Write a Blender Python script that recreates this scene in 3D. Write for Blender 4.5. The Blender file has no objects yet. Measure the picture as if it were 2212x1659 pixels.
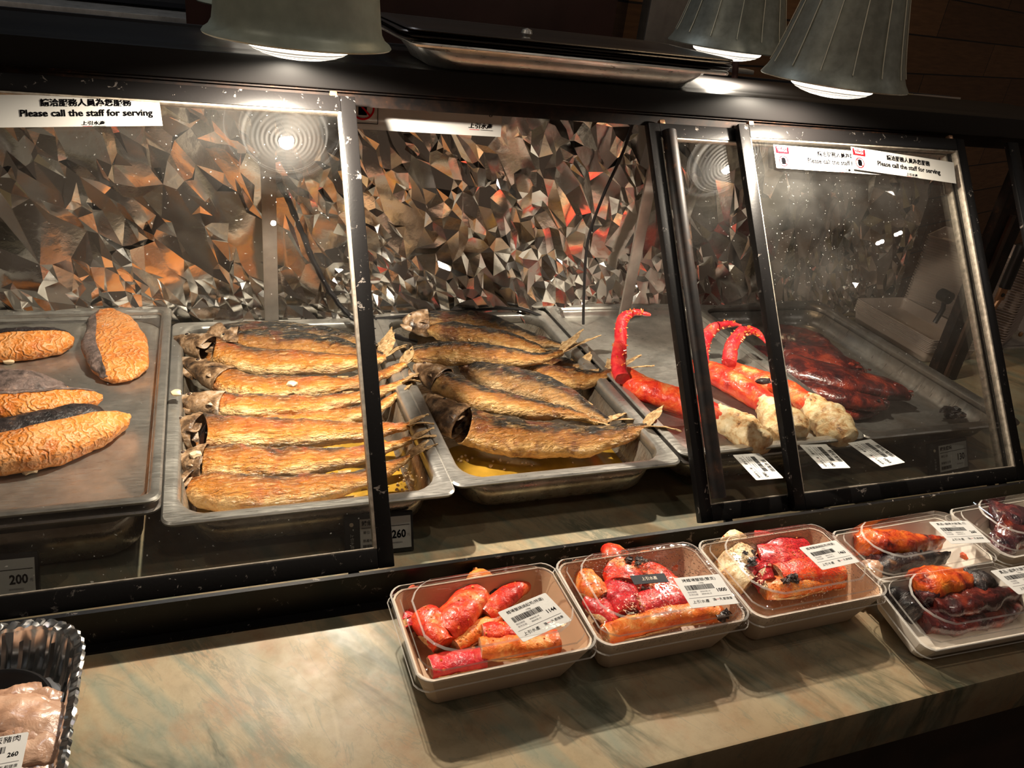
import bpy, bmesh, math, random
from mathutils import Vector, Matrix, Euler, noise
random.seed(7)
S = bpy.context.scene
COL = S.collection
PI = math.pi
# ------------------------------------------------------------------ camera, world, exposure
FPX = 1704.56
CAMLOC = Vector((.066873, -.753218, .565555))
CAMROT = Euler((1.08752462, -.11836989, -.33849801), 'XYZ')
cd = bpy.data.cameras.new('camera'); cam = bpy.data.objects.new('camera', cd); COL.objects.link(cam)
cam.location = CAMLOC; cam.rotation_euler = CAMROT
cd.sensor_width = 36; cd.lens = FPX * 36 / 2212; cd.clip_start = .01; cd.clip_end = 60
S.camera = cam
S.view_settings.view_transform = 'Standard'; S.view_settings.look = 'None'
S.view_settings.gamma = 1; S.view_settings.use_curve_mapping = False
S.view_settings.exposure = 0.0
S.cycles.max_bounces = 10; S.cycles.transparent_max_bounces = 24
S.cycles.sample_clamp_indirect = 4
S.cycles.use_denoising = True
world = bpy.data.worlds.new('shop_dark'); S.world = world; world.use_nodes = True
world.node_tree.nodes['Background'].inputs[0].default_value = (.30, .21, .15, 1)
world.node_tree.nodes['Background'].inputs[1].default_value = .17
BULB = 15.0             # radiance of the heat lamp lenses
LAMPW = 32.0           # watts of each heat lamp's beam
def area(name, loc, rot, sx, sy, w, col):
    l = bpy.data.lights.new(name, 'AREA'); l.shape = 'RECTANGLE'; l.size = sx; l.size_y = sy; l.energy = w; l.color = col
    o = bpy.data.objects.new(name, l); COL.objects.link(o); o.location = loc; o.rotation_euler = rot
# ceiling lamps of the shop hall and of the kitchen behind, plus added unseen fill
def spot(name, loc, w, col, rad, ang=150, blend=.5, parent=None):
    l = bpy.data.lights.new(name, 'SPOT'); l.energy = w; l.color = col; l.shadow_soft_size = rad; l.spot_size = math.radians(ang); l.spot_blend = blend
    o = bpy.data.objects.new(name, l); COL.objects.link(o); o.location = loc; o.parent = parent
for p in ((3.63, -1.30, 2.4), (3.725, -1.24, 2.4), (.31, -1.235, 2.4)): spot('hall_downlight_or_fill', p, 6, (1, .92, .84), .010)
for p in ((-1.3, -.35, 2.3), (1.0, -.45, 2.3)): spot('hall_downlight_or_fill', p, 16, (1, .86, .70), .03)  # added unseen fill lamps, kept clear of the door glass reflections
area('kitchen_light_or_fill', (.0, .95, 1.9), (math.radians(15), 0, 0), .5, .2, 8, (.85, .92, 1))
area('kitchen_light_or_fill', (1.6, .9, 1.9), (math.radians(-20), 0, 0), .4, .2, 5, (1, .72, .42))  # added unseen lamp that brightens the plank wall

RM = CAMROT.to_matrix()
def ray(x, y): return RM @ Vector(((x - 1106) / FPX, -(y - 829.5) / FPX, -1))
def pz(x, y, z): d = ray(x, y); return CAMLOC + d * ((z - CAMLOC.z) / d.z)
def py_(x, y, yy): d = ray(x, y); return CAMLOC + d * ((yy - CAMLOC.y) / d.y)
MZ = -.075                                    # marble surface (pan rims are z = 0)
LEAN = math.radians(37.05)
G0 = Vector((0, -.081, -.04)); GU = Vector((0, math.sin(LEAN), math.cos(LEAN))); GN = Vector((0, -math.cos(LEAN), math.sin(LEAN)))  # GN points to the customer
def gl(x, s, o=0): return G0 + Vector((x, 0, 0)) + GU * s + GN * o      # a point of the sloping glass
def gp(x, y, o=0):
    d = ray(x, y); return CAMLOC + d * ((G0 + GN * o - CAMLOC).dot(GN) / d.dot(GN))

# ------------------------------------------------------------------ materials
class NT:
    def __init__(s, name):
        s.m = bpy.data.materials.new(name); s.m.use_nodes = True; s.t = s.m.node_tree; s.N = s.t.nodes; s.b = s.N['Principled BSDF']; s.out = s.N['Material Output']
    def n(s, ty, **k):
        o = s.N.new(ty)
        for a, v in k.items():
            if a.startswith('i_'):
                kk = a[2:]; kk = int(kk) if kk.isdigit() else kk.replace('_', ' ')
                o.inputs[kk].default_value = v
            else: setattr(o, a, v)
        return o
    def l(s, a, b): s.t.links.new(a, b)
    def coord(s, kind='Object', scale=(1, 1, 1), rot=(0, 0, 0), rnd=0):
        tc = s.n('ShaderNodeTexCoord'); mp = s.n('ShaderNodeMapping'); mp.inputs['Scale'].default_value = scale; mp.inputs['Rotation'].default_value = rot
        s.l(tc.outputs[kind], mp.inputs['Vector'])
        if rnd:
            oi = s.n('ShaderNodeObjectInfo'); mu = s.n('ShaderNodeMath', operation='MULTIPLY', i_1=rnd); s.l(oi.outputs['Random'], mu.inputs[0]); s.l(mu.outputs[0], mp.inputs['Location'])
        return mp.outputs[0]
    def noise(s, v, sc, det=4, rough=.55, dist=0):
        o = s.n('ShaderNodeTexNoise'); o.inputs['Scale'].default_value = sc; o.inputs['Detail'].default_value = det; o.inputs['Roughness'].default_value = rough; o.inputs['Distortion'].default_value = dist
        s.l(v, o.inputs['Vector']); return o.outputs['Fac']
    def ramp(s, f, stops, interp='LINEAR'):
        o = s.n('ShaderNodeValToRGB'); cr = o.color_ramp; cr.interpolation = interp
        while len(cr.elements) < len(stops): cr.elements.new(.5)
        for e, (p, c) in zip(cr.elements, stops):
            e.position = p; e.color = (*c, 1) if len(c) == 3 else c
        s.l(f, o.inputs[0]); return o.outputs[0]
    def mix(s, f, a, b, mode='MIX'):
        o = s.n('ShaderNodeMix', data_type='RGBA', blend_type=mode)
        for k, v in (('Factor', f), ('A', a), ('B', b)):
            i = [q for q in o.inputs if q.name == k and (q.type == ('VALUE' if k == 'Factor' else 'RGBA'))][0]
            if isinstance(v, (int, float)): i.default_value = v
            elif isinstance(v, tuple): i.default_value = (*v, 1)
            else: s.l(v, i)
        return [q for q in o.outputs if q.type == 'RGBA'][0]
    def math(s, op, a, b=0.0):
        o = s.n('ShaderNodeMath', operation=op)
        for i, v in enumerate((a, b)):
            if isinstance(v, (int, float)): o.inputs[i].default_value = v
            else: s.l(v, o.inputs[i])
        return o.outputs[0]
    def bump(s, h, dist=.001, st=1.0):
        o = s.n('ShaderNodeBump', i_Strength=st, i_Distance=dist); s.l(h, o.inputs['Height']); s.l(o.outputs[0], s.b.inputs['Normal']); return o
    def set(s, **k):
        for a, v in k.items():
            a = a.replace('_', ' '); i = s.b.inputs[a]
            if isinstance(v, (int, float)): i.default_value = v
            elif isinstance(v, tuple): i.default_value = (*v, 1)
            else: s.l(v, i)
        return s.m

def simple(name, col, rough=.5, metal=0.0, nscale=0, namt=.15, bumpd=0, spec=.5, coat=0.0):
    t = NT(name); t.set(Base_Color=col, Roughness=rough, Metallic=metal, Specular_IOR_Level=spec)
    if coat: t.set(Coat_Weight=coat)
    if nscale:
        v = t.coord(); f = t.noise(v, nscale)
        lo = tuple(c * (1 - namt) for c in col); hi = tuple(min(1, c * (1 + namt)) for c in col)
        t.set(Base_Color=t.ramp(f, [(.3, lo), (.7, hi)]))
        if bumpd: t.bump(f, bumpd)
    return t.m

def marble():
    t = NT('marble')
    v = t.coord(rot=(0, 0, math.radians(61)))
    big = t.noise(v, 2.6, 3, .5, .6)
    vs = t.n('ShaderNodeMapping'); vs.inputs['Scale'].default_value = (1, 3.6, 1); t.l(v, vs.inputs[0])
    st = t.noise(vs.outputs[0], 1.9, 6, .6, .9)
    base = t.ramp(t.noise(vs.outputs[0], 1.7, 4, .5, .5), [(.34, (.30, .22, .13)), (.46, (.34, .275, .17)), (.50, (.22, .22, .155)), (.55, (.345, .265, .16)), (.72, (.27, .25, .175))])
    warm = t.mix(t.ramp(t.noise(v, 22, 5, .6), [(.5, (0, 0, 0)), (.75, (1, 1, 1))]), base, (.30, .185, .10))
    # dark veins: thin ridges of the stretched noise
    r1 = t.math('ABSOLUTE', t.math('SUBTRACT', st, .5))
    vein = t.ramp(r1, [(0, (1, 1, 1)), (.018, (.55, .55, .55)), (.05, (0, 0, 0))])
    gate = t.ramp(big, [(.46, (0, 0, 0)), (.6, (1, 1, 1))])
    vein = t.mix(1.0, vein, gate, 'MULTIPLY')
    c = t.mix(t.math('MULTIPLY', vein, .85), warm, (.075, .08, .05))
    c = t.mix(.35, c, t.ramp(t.noise(v, 75, 6, .75), [(.3, (.55, .52, .46)), (.55, (1, 1, 1)), (.75, (1, .96, .9))]), 'MULTIPLY')
    st2 = t.noise(vs.outputs[0], 26, 7, .75, .5)
    band = t.ramp(t.noise(vs.outputs[0], 1.6, 3, .5, .4), [(.60, (0, 0, 0)), (.66, (1, 1, 1))])
    band = t.mix(1.0, band, t.ramp(st2, [(.44, (0, 0, 0)), (.54, (1, 1, 1))]), 'MULTIPLY')
    c = t.mix(t.math('MULTIPLY', band, .8), c, (.105, .11, .075))
    r3 = t.math('ABSOLUTE', t.math('SUBTRACT', t.noise(vs.outputs[0], 5, 5, .6, 1.2), .5))
    c = t.mix(t.math('MULTIPLY', t.ramp(r3, [(0, (1, 1, 1)), (.012, (0, 0, 0))]), .45), c, (.16, .17, .12))
    sm = t.noise(v, 9, 4, .6)
    t.bump(t.noise(v, 160, 3), .0004, .25)
    return t.set(Base_Color=c, Roughness=t.ramp(sm, [(.4, (.32, .32, .32)), (.62, (.55, .55, .55))]), Specular_IOR_Level=.3)

def black_paint():                           # chipped black paint on metal: chips with shapes of their own
    t = NT('black_paint'); v = t.coord()
    f = t.noise(v, 75, 6, .7, .5); g = t.noise(v, 9, 2)
    chip = t.mix(1.0, t.ramp(f, [(.62, (0, 0, 0)), (.645, (1, 1, 1))]), t.ramp(g, [(.40, (0, 0, 0)), (.55, (1, 1, 1))]), 'MULTIPLY')
    c = t.mix(chip, (.005, .0045, .0045), (.16, .14, .125))
    t.bump(t.noise(v, 300, 3), .0003, .3)
    return t.set(Base_Color=c, Roughness=.36, Specular_IOR_Level=.2)

def rusty_black():
    t = NT('rusty_black'); v = t.coord()
    f = t.noise(v, 38, 6, .7)
    c = t.ramp(f, [(.42, (.006, .005, .005)), (.62, (.018, .010, .007)), (.75, (.10, .04, .016))])
    return t.set(Base_Color=c, Roughness=.5, Specular_IOR_Level=.2)

def steel(name='pan_steel', col=(.56, .54, .50), rough=.36, dirty=0.0, metal=.82):
    t = NT(name); v = t.coord(scale=(6, 60, 6)); f = t.noise(v, 8, 5, .6)
    v2 = t.coord(); g = t.noise(v2, 30, 5, .65)
    t.set(Roughness=t.ramp(f, [(.3, (rough * .7,) * 3), (.7, (rough * 1.35,) * 3)]))
    c = t.ramp(g, [(.35, tuple(x * .72 for x in col)), (.65, col)])
    if dirty:
        c = t.mix(t.math('MULTIPLY', t.ramp(t.noise(v2, 11, 5, .7, .6), [(.45, (0, 0, 0)), (.6, (1, 1, 1))]), dirty), c, (.16, .085, .03))
    t.bump(g, .0003, .25)
    return t.set(Base_Color=c, Metallic=metal)

def clear(name, tint=(1, 1, 1), refl=1.0, rough=.0, ior=1.5, bump=0, dust=0.0, drops=0.0):
    """thin clear sheet: what is behind shows through, its face mirrors by Fresnel"""
    t = NT(name); N = t.N
    tr = t.n('ShaderNodeBsdfTransparent'); tr.inputs[0].default_value = (*tint, 1)
    gs = t.n('ShaderNodeBsdfGlossy'); gs.inputs['Roughness'].default_value = rough
    ge = t.n('ShaderNodeNewGeometry'); dt = t.n('ShaderNodeVectorMath', operation='DOT_PRODUCT'); t.l(ge.outputs['Incoming'], dt.inputs[0]); t.l(ge.outputs['Normal'], dt.inputs[1])
    k5 = t.math('POWER', t.math('SUBTRACT', 1.0, t.math('ABSOLUTE', dt.outputs['Value'])), 5.0)
    f = t.math('MINIMUM', t.math('MULTIPLY', t.math('ADD', .042, t.math('MULTIPLY', k5, .95)), refl), 1.0)
    if bump:
        b = t.n('ShaderNodeBump', i_Strength=1.0, i_Distance=bump); v = t.coord(); t.l(t.noise(v, 38 if not drops else 60, 3, .5), b.inputs['Height'])
        if drops:
            vo = t.n('ShaderNodeTexVoronoi', i_Scale=330.0); t.l(v, vo.inputs['Vector'])
            h = t.math('MULTIPLY', t.ramp(vo.outputs['Distance'], [(0, (1, 1, 1)), (.45, (0, 0, 0))]), drops); b2 = t.n('ShaderNodeBump', i_Strength=1.0, i_Distance=.0012)
            t.l(h, b2.inputs['Height']); t.l(b.outputs[0], b2.inputs['Normal']); b = b2
        t.l(b.outputs[0], gs.inputs['Normal']); t.l(b.outputs[0], dt.inputs[1])
    mx = t.n('ShaderNodeMixShader'); t.l(f, mx.inputs[0]); t.l(tr.outputs[0], mx.inputs[1]); t.l(gs.outputs[0], mx.inputs[2])
    out = mx.outputs[0]
    if dust:
        v = t.coord(); sp = t.ramp(t.noise(v, 260, 2, .5), [(.735, (0, 0, 0)), (.76, (1, 1, 1))])
        sm = t.ramp(t.noise(v, 7, 4, .6), [(.4, (0, 0, 0)), (.8, (1, 1, 1))])
        df = t.n('ShaderNodeBsdfDiffuse'); df.inputs[0].default_value = (.8, .78, .74, 1)
        k = t.math('ADD', t.math('MULTIPLY', sp, dust), t.math('MULTIPLY', sm, .012))
        m2 = t.n('ShaderNodeMixShader'); t.l(k, m2.inputs[0]); t.l(out, m2.inputs[1]); t.l(df.outputs[0], m2.inputs[2]); out = m2.outputs[0]
    t.l(out, t.out.inputs[0]); return t.m

def fish_skin(name, dark, mid, belly, cream, blackness=.5, rough=.36, red=(.35, .05, .03)):
    """u runs snout to tail, v is -1 belly .. 1 back"""
    t = NT(name)
    uv = t.n('ShaderNodeUVMap'); sx = t.n('ShaderNodeSeparateXYZ'); t.l(uv.outputs[0], sx.inputs[0])
    v = t.coord(rnd=7)
    st = t.n('ShaderNodeMapping'); st.inputs['Scale'].default_value = (.45, 1.6, 1.3); t.l(v, st.inputs[0])
    n1 = t.noise(v, 45, 5, .65, .4); n2 = t.noise(v, 16, 4, .6); n3 = t.noise(st.outputs[0], 130, 4, .65, .6)
    d = t.math('ADD', sx.outputs['Y'], t.math('MULTIPLY', t.math('SUBTRACT', n1, .5), 1.3))
    d = t.math('ADD', d, t.math('MULTIPLY', t.math('SUBTRACT', n2, .5), 1.2))
    c = t.ramp(t.math('ADD', t.math('MULTIPLY', d, .5), .5), [(.02, cream), (.18, belly), (.45, mid), (.66 if blackness < .4 else .50, tuple(x * .45 for x in mid)), (.80 if blackness < .4 else .60, dark)])
    burn = t.ramp(t.noise(v, 24, 4, .6, .5), [(.54, (0, 0, 0)), (.63, (1, 1, 1))])
    c = t.mix(t.math('MULTIPLY', burn, min(1, blackness * 1.7)), c, red)
    blk = t.ramp(t.noise(v, 13, 5, .65, .3), [(.60, (0, 0, 0)), (.68, (1, 1, 1))])
    c = t.mix(t.math('MULTIPLY', blk, min(1, blackness * 1.6)), c, (.012, .01, .008))
    hi = t.ramp(n3, [(.52, (0, 0, 0)), (.66, (1, 1, 1))])
    c = t.mix(t.math('MULTIPLY', hi, .38), c, cream)
    vo = t.n('ShaderNodeTexVoronoi', i_Scale=120.0, feature='DISTANCE_TO_EDGE'); t.l(st.outputs[0], vo.inputs['Vector'])
    h = t.math('ADD', t.math('MULTIPLY', n3, 1.2), t.math('MULTIPLY', vo.outputs['Distance'], .5))
    t.bump(h, .0055, 1.0)
    return t.set(Base_Color=c, Roughness=t.ramp(n1, [(.3, (rough * .65,) * 3), (.7, (rough * 1.4,) * 3)]), Specular_IOR_Level=.6)

def mottled(name, stops, sc=30, rough=.4, bump=.002, bsc=90, det=5, coat=0.0, dist=.4, spec=.5):
    t = NT(name); v = t.coord(rnd=5)
    c = t.ramp(t.noise(v, sc, det, .65, dist), stops)
    t.bump(t.noise(v, bsc, 4, .6, .5), bump, .8)
    if coat: t.set(Coat_Weight=coat, Coat_Roughness=.15)
    return t.set(Base_Color=c, Roughness=rough, Specular_IOR_Level=spec)

def salmon_flesh():
    t = NT('salmon_flesh'); v = t.coord(rnd=3)
    w = t.n('ShaderNodeTexWave', wave_type='BANDS', bands_direction='X', wave_profile='SIN'); w.inputs['Scale'].default_value = 26; w.inputs['Distortion'].default_value = 16; w.inputs['Detail'].default_value = 3; w.inputs['Detail Scale'].default_value = 2.2
    t.l(v, w.inputs[0])
    c = t.ramp(t.noise(v, 26, 5, .6, .3), [(.3, (.52, .13, .02)), (.5, (.74, .25, .045)), (.7, (.80, .36, .12))])
    c = t.mix(t.math('MULTIPLY', t.ramp(w.outputs['Fac'], [(.7, (0, 0, 0)), (.95, (1, 1, 1))]), .45), c, (.85, .50, .26))
    c = t.mix(t.math('MULTIPLY', t.ramp(t.noise(v, 60, 5, .7), [(.62, (0, 0, 0)), (.7, (1, 1, 1))]), .55), c, (.22, .05, .02))
    t.bump(t.math('ADD', t.math('MULTIPLY', w.outputs['Fac'], .45), t.noise(v, 70, 5, .65)), .0028, .8)
    return t.set(Base_Color=c, Roughness=.42, Specular_IOR_Level=.5)

def planks():
    t = NT('plank_wall'); tc = t.n('ShaderNodeTexCoord'); mp = t.n('ShaderNodeMapping'); mp.inputs['Rotation'].default_value = (math.radians(90), 0, 0)
    t.l(tc.outputs['Object'], mp.inputs[0])
    b = t.n('ShaderNodeTexBrick', offset=.37, i_Scale=1.0); b.inputs['Brick Width'].default_value = .95; b.inputs['Row Height'].default_value = .135; b.inputs['Mortar Size'].default_value = .003
    b.inputs['Color1'].default_value = (.11, .050, .020, 1); b.inputs['Color2'].default_value = (.20, .10, .042, 1); b.inputs['Mortar'].default_value = (.006, .003, .002, 1)
    t.l(mp.outputs[0], b.inputs['Vector'])
    v = t.coord(scale=(2, 2, 22)); g = t.noise(v, 5, 5, .6)
    c = t.mix(.6, b.outputs['Color'], t.ramp(g, [(.3, (.35, .3, .28)), (.7, (1, 1, 1))]), 'MULTIPLY')
    return t.set(Base_Color=c, Roughness=.7)

def emis(name, col, s):
    t = NT(name); return t.set(Base_Color=(0, 0, 0), Emission_Color=col, Emission_Strength=s)

M = {}
M['marble'] = marble(); M['black'] = black_paint(); M['rust'] = rusty_black()
M['steel'] = steel(); M['steel_bright'] = steel('bright_steel', (.74, .72, .68), .34); M['steel_oily'] = steel('oily_steel', (.60, .55, .46), .30, .5)
M['steel_dark'] = steel('dark_steel', (.34, .32, .30), .36, .30)
M['glass'] = clear('door_glass', (.985, .99, .985), 1.35, .0, 1.5, 0, .22)
M['plastic'] = clear('clear_lid_plastic', (.97, .97, .97), 1.1, .04, 1.5, .0011)
M['fogged'] = clear('fogged_lid_plastic', (.95, .94, .94), 1.3, .06, 1.5, .0008, 0, 1.0)
M['sleeve'] = clear('laminating_film', (.97, .97, .96), .03, .2, 1.5, .0006)
def edgemat():  # whitish thick plastic edges, with the lid's rim highlights painted into the colour
    t = NT('lid_edge_highlight'); tr = t.n('ShaderNodeBsdfTransparent'); p = t.b; t.set(Base_Color=(.80, .76, .70), Roughness=.12, Specular_IOR_Level=.9)
    mx = t.n('ShaderNodeMixShader', i_0=.42); t.l(tr.outputs[0], mx.inputs[1]); t.l(p.outputs[0], mx.inputs[2]); t.l(mx.outputs[0], t.out.inputs[0]); return t.m
M['edge'] = edgemat()
def foilmat():
    t = NT('aluminium_foil'); v = t.coord()
    vo = t.n('ShaderNodeTexVoronoi', i_Scale=34.0); t.l(v, vo.inputs['Vector'])
    vo2 = t.n('ShaderNodeTexVoronoi', i_Scale=95.0); t.l(v, vo2.inputs['Vector'])
    g = t.ramp(t.noise(v, 5, 3, .6), [(.42, (.1, .1, .1)), (.6, (1, 1, 1))])
    h = t.math('ADD', t.math('MULTIPLY', vo.outputs['Distance'], 1.0), t.math('MULTIPLY', t.math('MULTIPLY', vo2.outputs['Distance'], .35), g))
    t.bump(t.math('ADD', h, t.math('MULTIPLY', t.noise(v, 70, 4, .6, .3), .7)), .0013, .24)
    return t.set(Base_Color=(.80, .77, .73), Metallic=1.0, Roughness=.15)
M['foil'] = foilmat()
M['foil_pan'] = simple('foil_pan_aluminium', (.85, .84, .82), .2, 1.0)
M['post'] = simple('grey_aluminium', (.42, .38, .34), .45, .75, 40, .15)
M['shade_paint'] = simple('shade_grey_green_paint', (.36, .40, .33), .42, .1, 60, .12, .0003)
M['shade_metal'] = simple('shade_dull_metal', (.25, .26, .22), .45, .45, 80, .2, .0003)
M['seam'] = simple('shade_seam', (.85, .83, .68), .35, .4)
M['reflector'] = simple('lamp_reflector', (.80, .82, .84), .12, 1.0)
def bulbmat():
    t = NT('lamp_lens'); v = t.coord(scale=(1, 1, 0)); ln = t.n('ShaderNodeVectorMath', operation='LENGTH'); t.l(v, ln.inputs[0]); r = ln.outputs['Value']
    rings = t.math('ADD', .52, t.math('MULTIPLY', t.math('SINE', t.math('MULTIPLY', r, 1100.0)), .48))
    core = t.ramp(t.math('MULTIPLY', r, 17.0), [(0, (1, 1, 1)), (.35, (.45, .45, .45)), (.8, (.10, .10, .10)), (1, (.5, .5, .5))])
    return t.set(Base_Color=(0, 0, 0), Emission_Color=(1, .88, .72), Emission_Strength=t.math('MULTIPLY', t.math('MULTIPLY', rings, core), BULB))
M['bulb'] = bulbmat()
M['shade_in'] = simple('shade_inside', (.75, .72, .66), .35, .4)
M['bead'] = simple('worn_aluminium_bead', (.30, .26, .21), .5, .3, 120, .4)
M['cable'] = simple('black_cable', (.012, .011, .012), .42)
M['rubber'] = simple('dark_plastic', (.015, .015, .016), .35)
M['paper'] = simple('white_paper', (.50, .49, .47), .7, spec=.2)
M['ink'] = simple('black_ink', (.0022, .002, .0026), 1.0, spec=.0)
M['ink_soft'] = simple('grey_ink', (.16, .15, .16), 1.0, spec=.0)
M['red'] = simple('red_ink', (.50, .003, .006), .9, spec=.05)
M['orange_ink'] = simple('red_pale_ink', (.80, .12, .06), .5)
M['screen'] = simple('price_screen', (.50, .50, .47), .4)
M['kraft'] = simple('box_paperboard', (.60, .48, .37), .6, 0, 12, .08)
M['kraft_in'] = simple('box_inside', (.55, .36, .22), .5, 0, 9, .15)
M['white_tray'] = simple('white_food_tray', (.70, .63, .54), .5, 0, 9, .08)
M['copper'] = simple('copper_roller', (.45, .25, .14), .35, .8)
M['wood'] = simple('handle_wood', (.36, .19, .08), .4, 0, 50, .3)
M['darkwood'] = simple('dark_cabinet_wood', (.035, .016, .009), .5, 0, 14, .4)
M['maroon'] = simple('maroon_panel', (.030, .007, .004), .6, 0, 5, .3)
M['void'] = simple('kitchen_dark', (.010, .010, .014), .6)
M['bluegrey'] = simple('blue_grey_box', (.10, .17, .26), .5)
M['cream'] = simple('cream_cup', (.60, .52, .40), .5)
M['planks'] = planks()
M['lid_dark'] = simple('dark_lid_steel', (.06, .05, .045), .35, .7)
M['black_clean'] = simple('black_beam_paint', (.006, .0055, .0055), .34, spec=.35)
M['black_label'] = simple('black_sticker', (.02, .02, .024), .7, spec=.25)
M['tape'] = simple('black_tape', (.02, .02, .02), .5)
M['papertray'] = simple('paper_tray', (.36, .28, .235), .65, 0, 25, .06)
M['blue'] = simple('blue_strip', (.03, .04, .12), .4)
M['floor'] = simple('floor_tile', (.10, .08, .06), .4, 0, 6, .2)
M['skinA'] = fish_skin('gold_grilled_skin', (.040, .026, .018), (.44, .14, .022), (.66, .26, .045), (.88, .56, .25), .26, .26, (.45, .07, .015))
M['skinB'] = fish_skin('brown_grilled_skin', (.018, .015, .012), (.26, .095, .022), (.44, .19, .045), (.66, .40, .15), .45, .30, (.13, .03, .01))
M['skinC'] = fish_skin('blackened_grilled_skin', (.012, .011, .010), (.10, .055, .025), (.44, .22, .07), (.60, .40, .20), .5, .32, (.12, .03, .01))
M['head'] = mottled('grilled_fish_head_skin', [(.34, (.020, .015, .013)), (.46, (.15, .085, .045)), (.56, (.40, .25, .14)), (.70, (.62, .54, .46))], 42, .28, .003, 120)
M['cavity'] = mottled('gill_cavity', [(.4, (.010, .006, .005)), (.7, (.09, .035, .018))], 60, .5)
M['tail'] = mottled('crusted_tail_fin', [(.3, (.16, .08, .03)), (.5, (.45, .28, .12)), (.7, (.66, .50, .30))], 140, .75, .003, 260)
M['eye'] = mottled('cooked_eye', [(.4, (.50, .34, .20)), (.7, (.80, .68, .50))], 80, .3)
M['salmon'] = salmon_flesh()
M['salmon_skin'] = mottled('salmon_grey_skin', [(.28, (.02, .016, .016)), (.45, (.13, .095, .085)), (.6, (.24, .17, .15)), (.74, (.50, .34, .26))], 75, .42, .002, 220)
M['char'] = mottled('charred_skin', [(.35, (.010, .009, .010)), (.6, (.04, .03, .03)), (.74, (.20, .10, .05))], 60, .35, .003, 160)
M['garlic'] = simple('garlic_slice', (.78, .60, .38), .4)
M['crab'] = mottled('red_crab_shell', [(.30, (.30, .012, .010)), (.43, (.68, .03, .015)), (.56, (.82, .10, .025)), (.68, (.90, .38, .13))], 34, .3, .0022, 150, coat=.3)
M['crab_deep'] = mottled('deep_red_crab_shell', [(.3, (.30, .008, .015)), (.5, (.62, .02, .03)), (.68, (.80, .10, .06)), (.78, (.85, .40, .25))], 34, .3, .0022, 150, coat=.3)
M['crab_cream'] = mottled('cream_crab_shell', [(.30, (.10, .035, .012)), (.40, (.60, .32, .12)), (.55, (.80, .62, .36)), (.72, (.86, .74, .50))], 60, .4, .003, 120)
M['crab_orange'] = mottled('orange_crab_shell', [(.3, (.60, .06, .01)), (.5, (.80, .20, .03)), (.65, (.88, .45, .14)), (.78, (.85, .65, .38))], 40, .32, .002, 150, coat=.2)
M['glaze'] = mottled('dark_red_glazed_meat', [(.32, (.012, .006, .008)), (.48, (.060, .012, .012)), (.60, (.16, .022, .014)), (.76, (.34, .06, .025))], 26, .25, .004, 70, coat=.6)
M['glaze_orange'] = mottled('orange_red_glazed_squid', [(.34, (.05, .01, .012)), (.45, (.45, .04, .012)), (.6, (.75, .15, .02)), (.75, (.85, .40, .05))], 36, .25, .003, 90, coat=.6)
M['glaze_purple'] = mottled('purple_black_glazed_squid', [(.35, (.012, .010, .014)), (.52, (.07, .020, .025)), (.66, (.18, .035, .03)), (.8, (.40, .22, .18))], 48, .25, .004, 120, coat=.6)
M['pork'] = mottled('sliced_meat', [(.3, (.22, .10, .055)), (.5, (.48, .28, .18)), (.7, (.62, .42, .30))], 22, .35, .002, 70, coat=.4)
M['crumb'] = mottled('crumb', [(.3, (.40, .22, .08)), (.7, (.72, .52, .28))], 90, .7)
M['oil'] = simple('oil', (.42, .24, .03), .08, 0, 30, .3, 0, .8)

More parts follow.
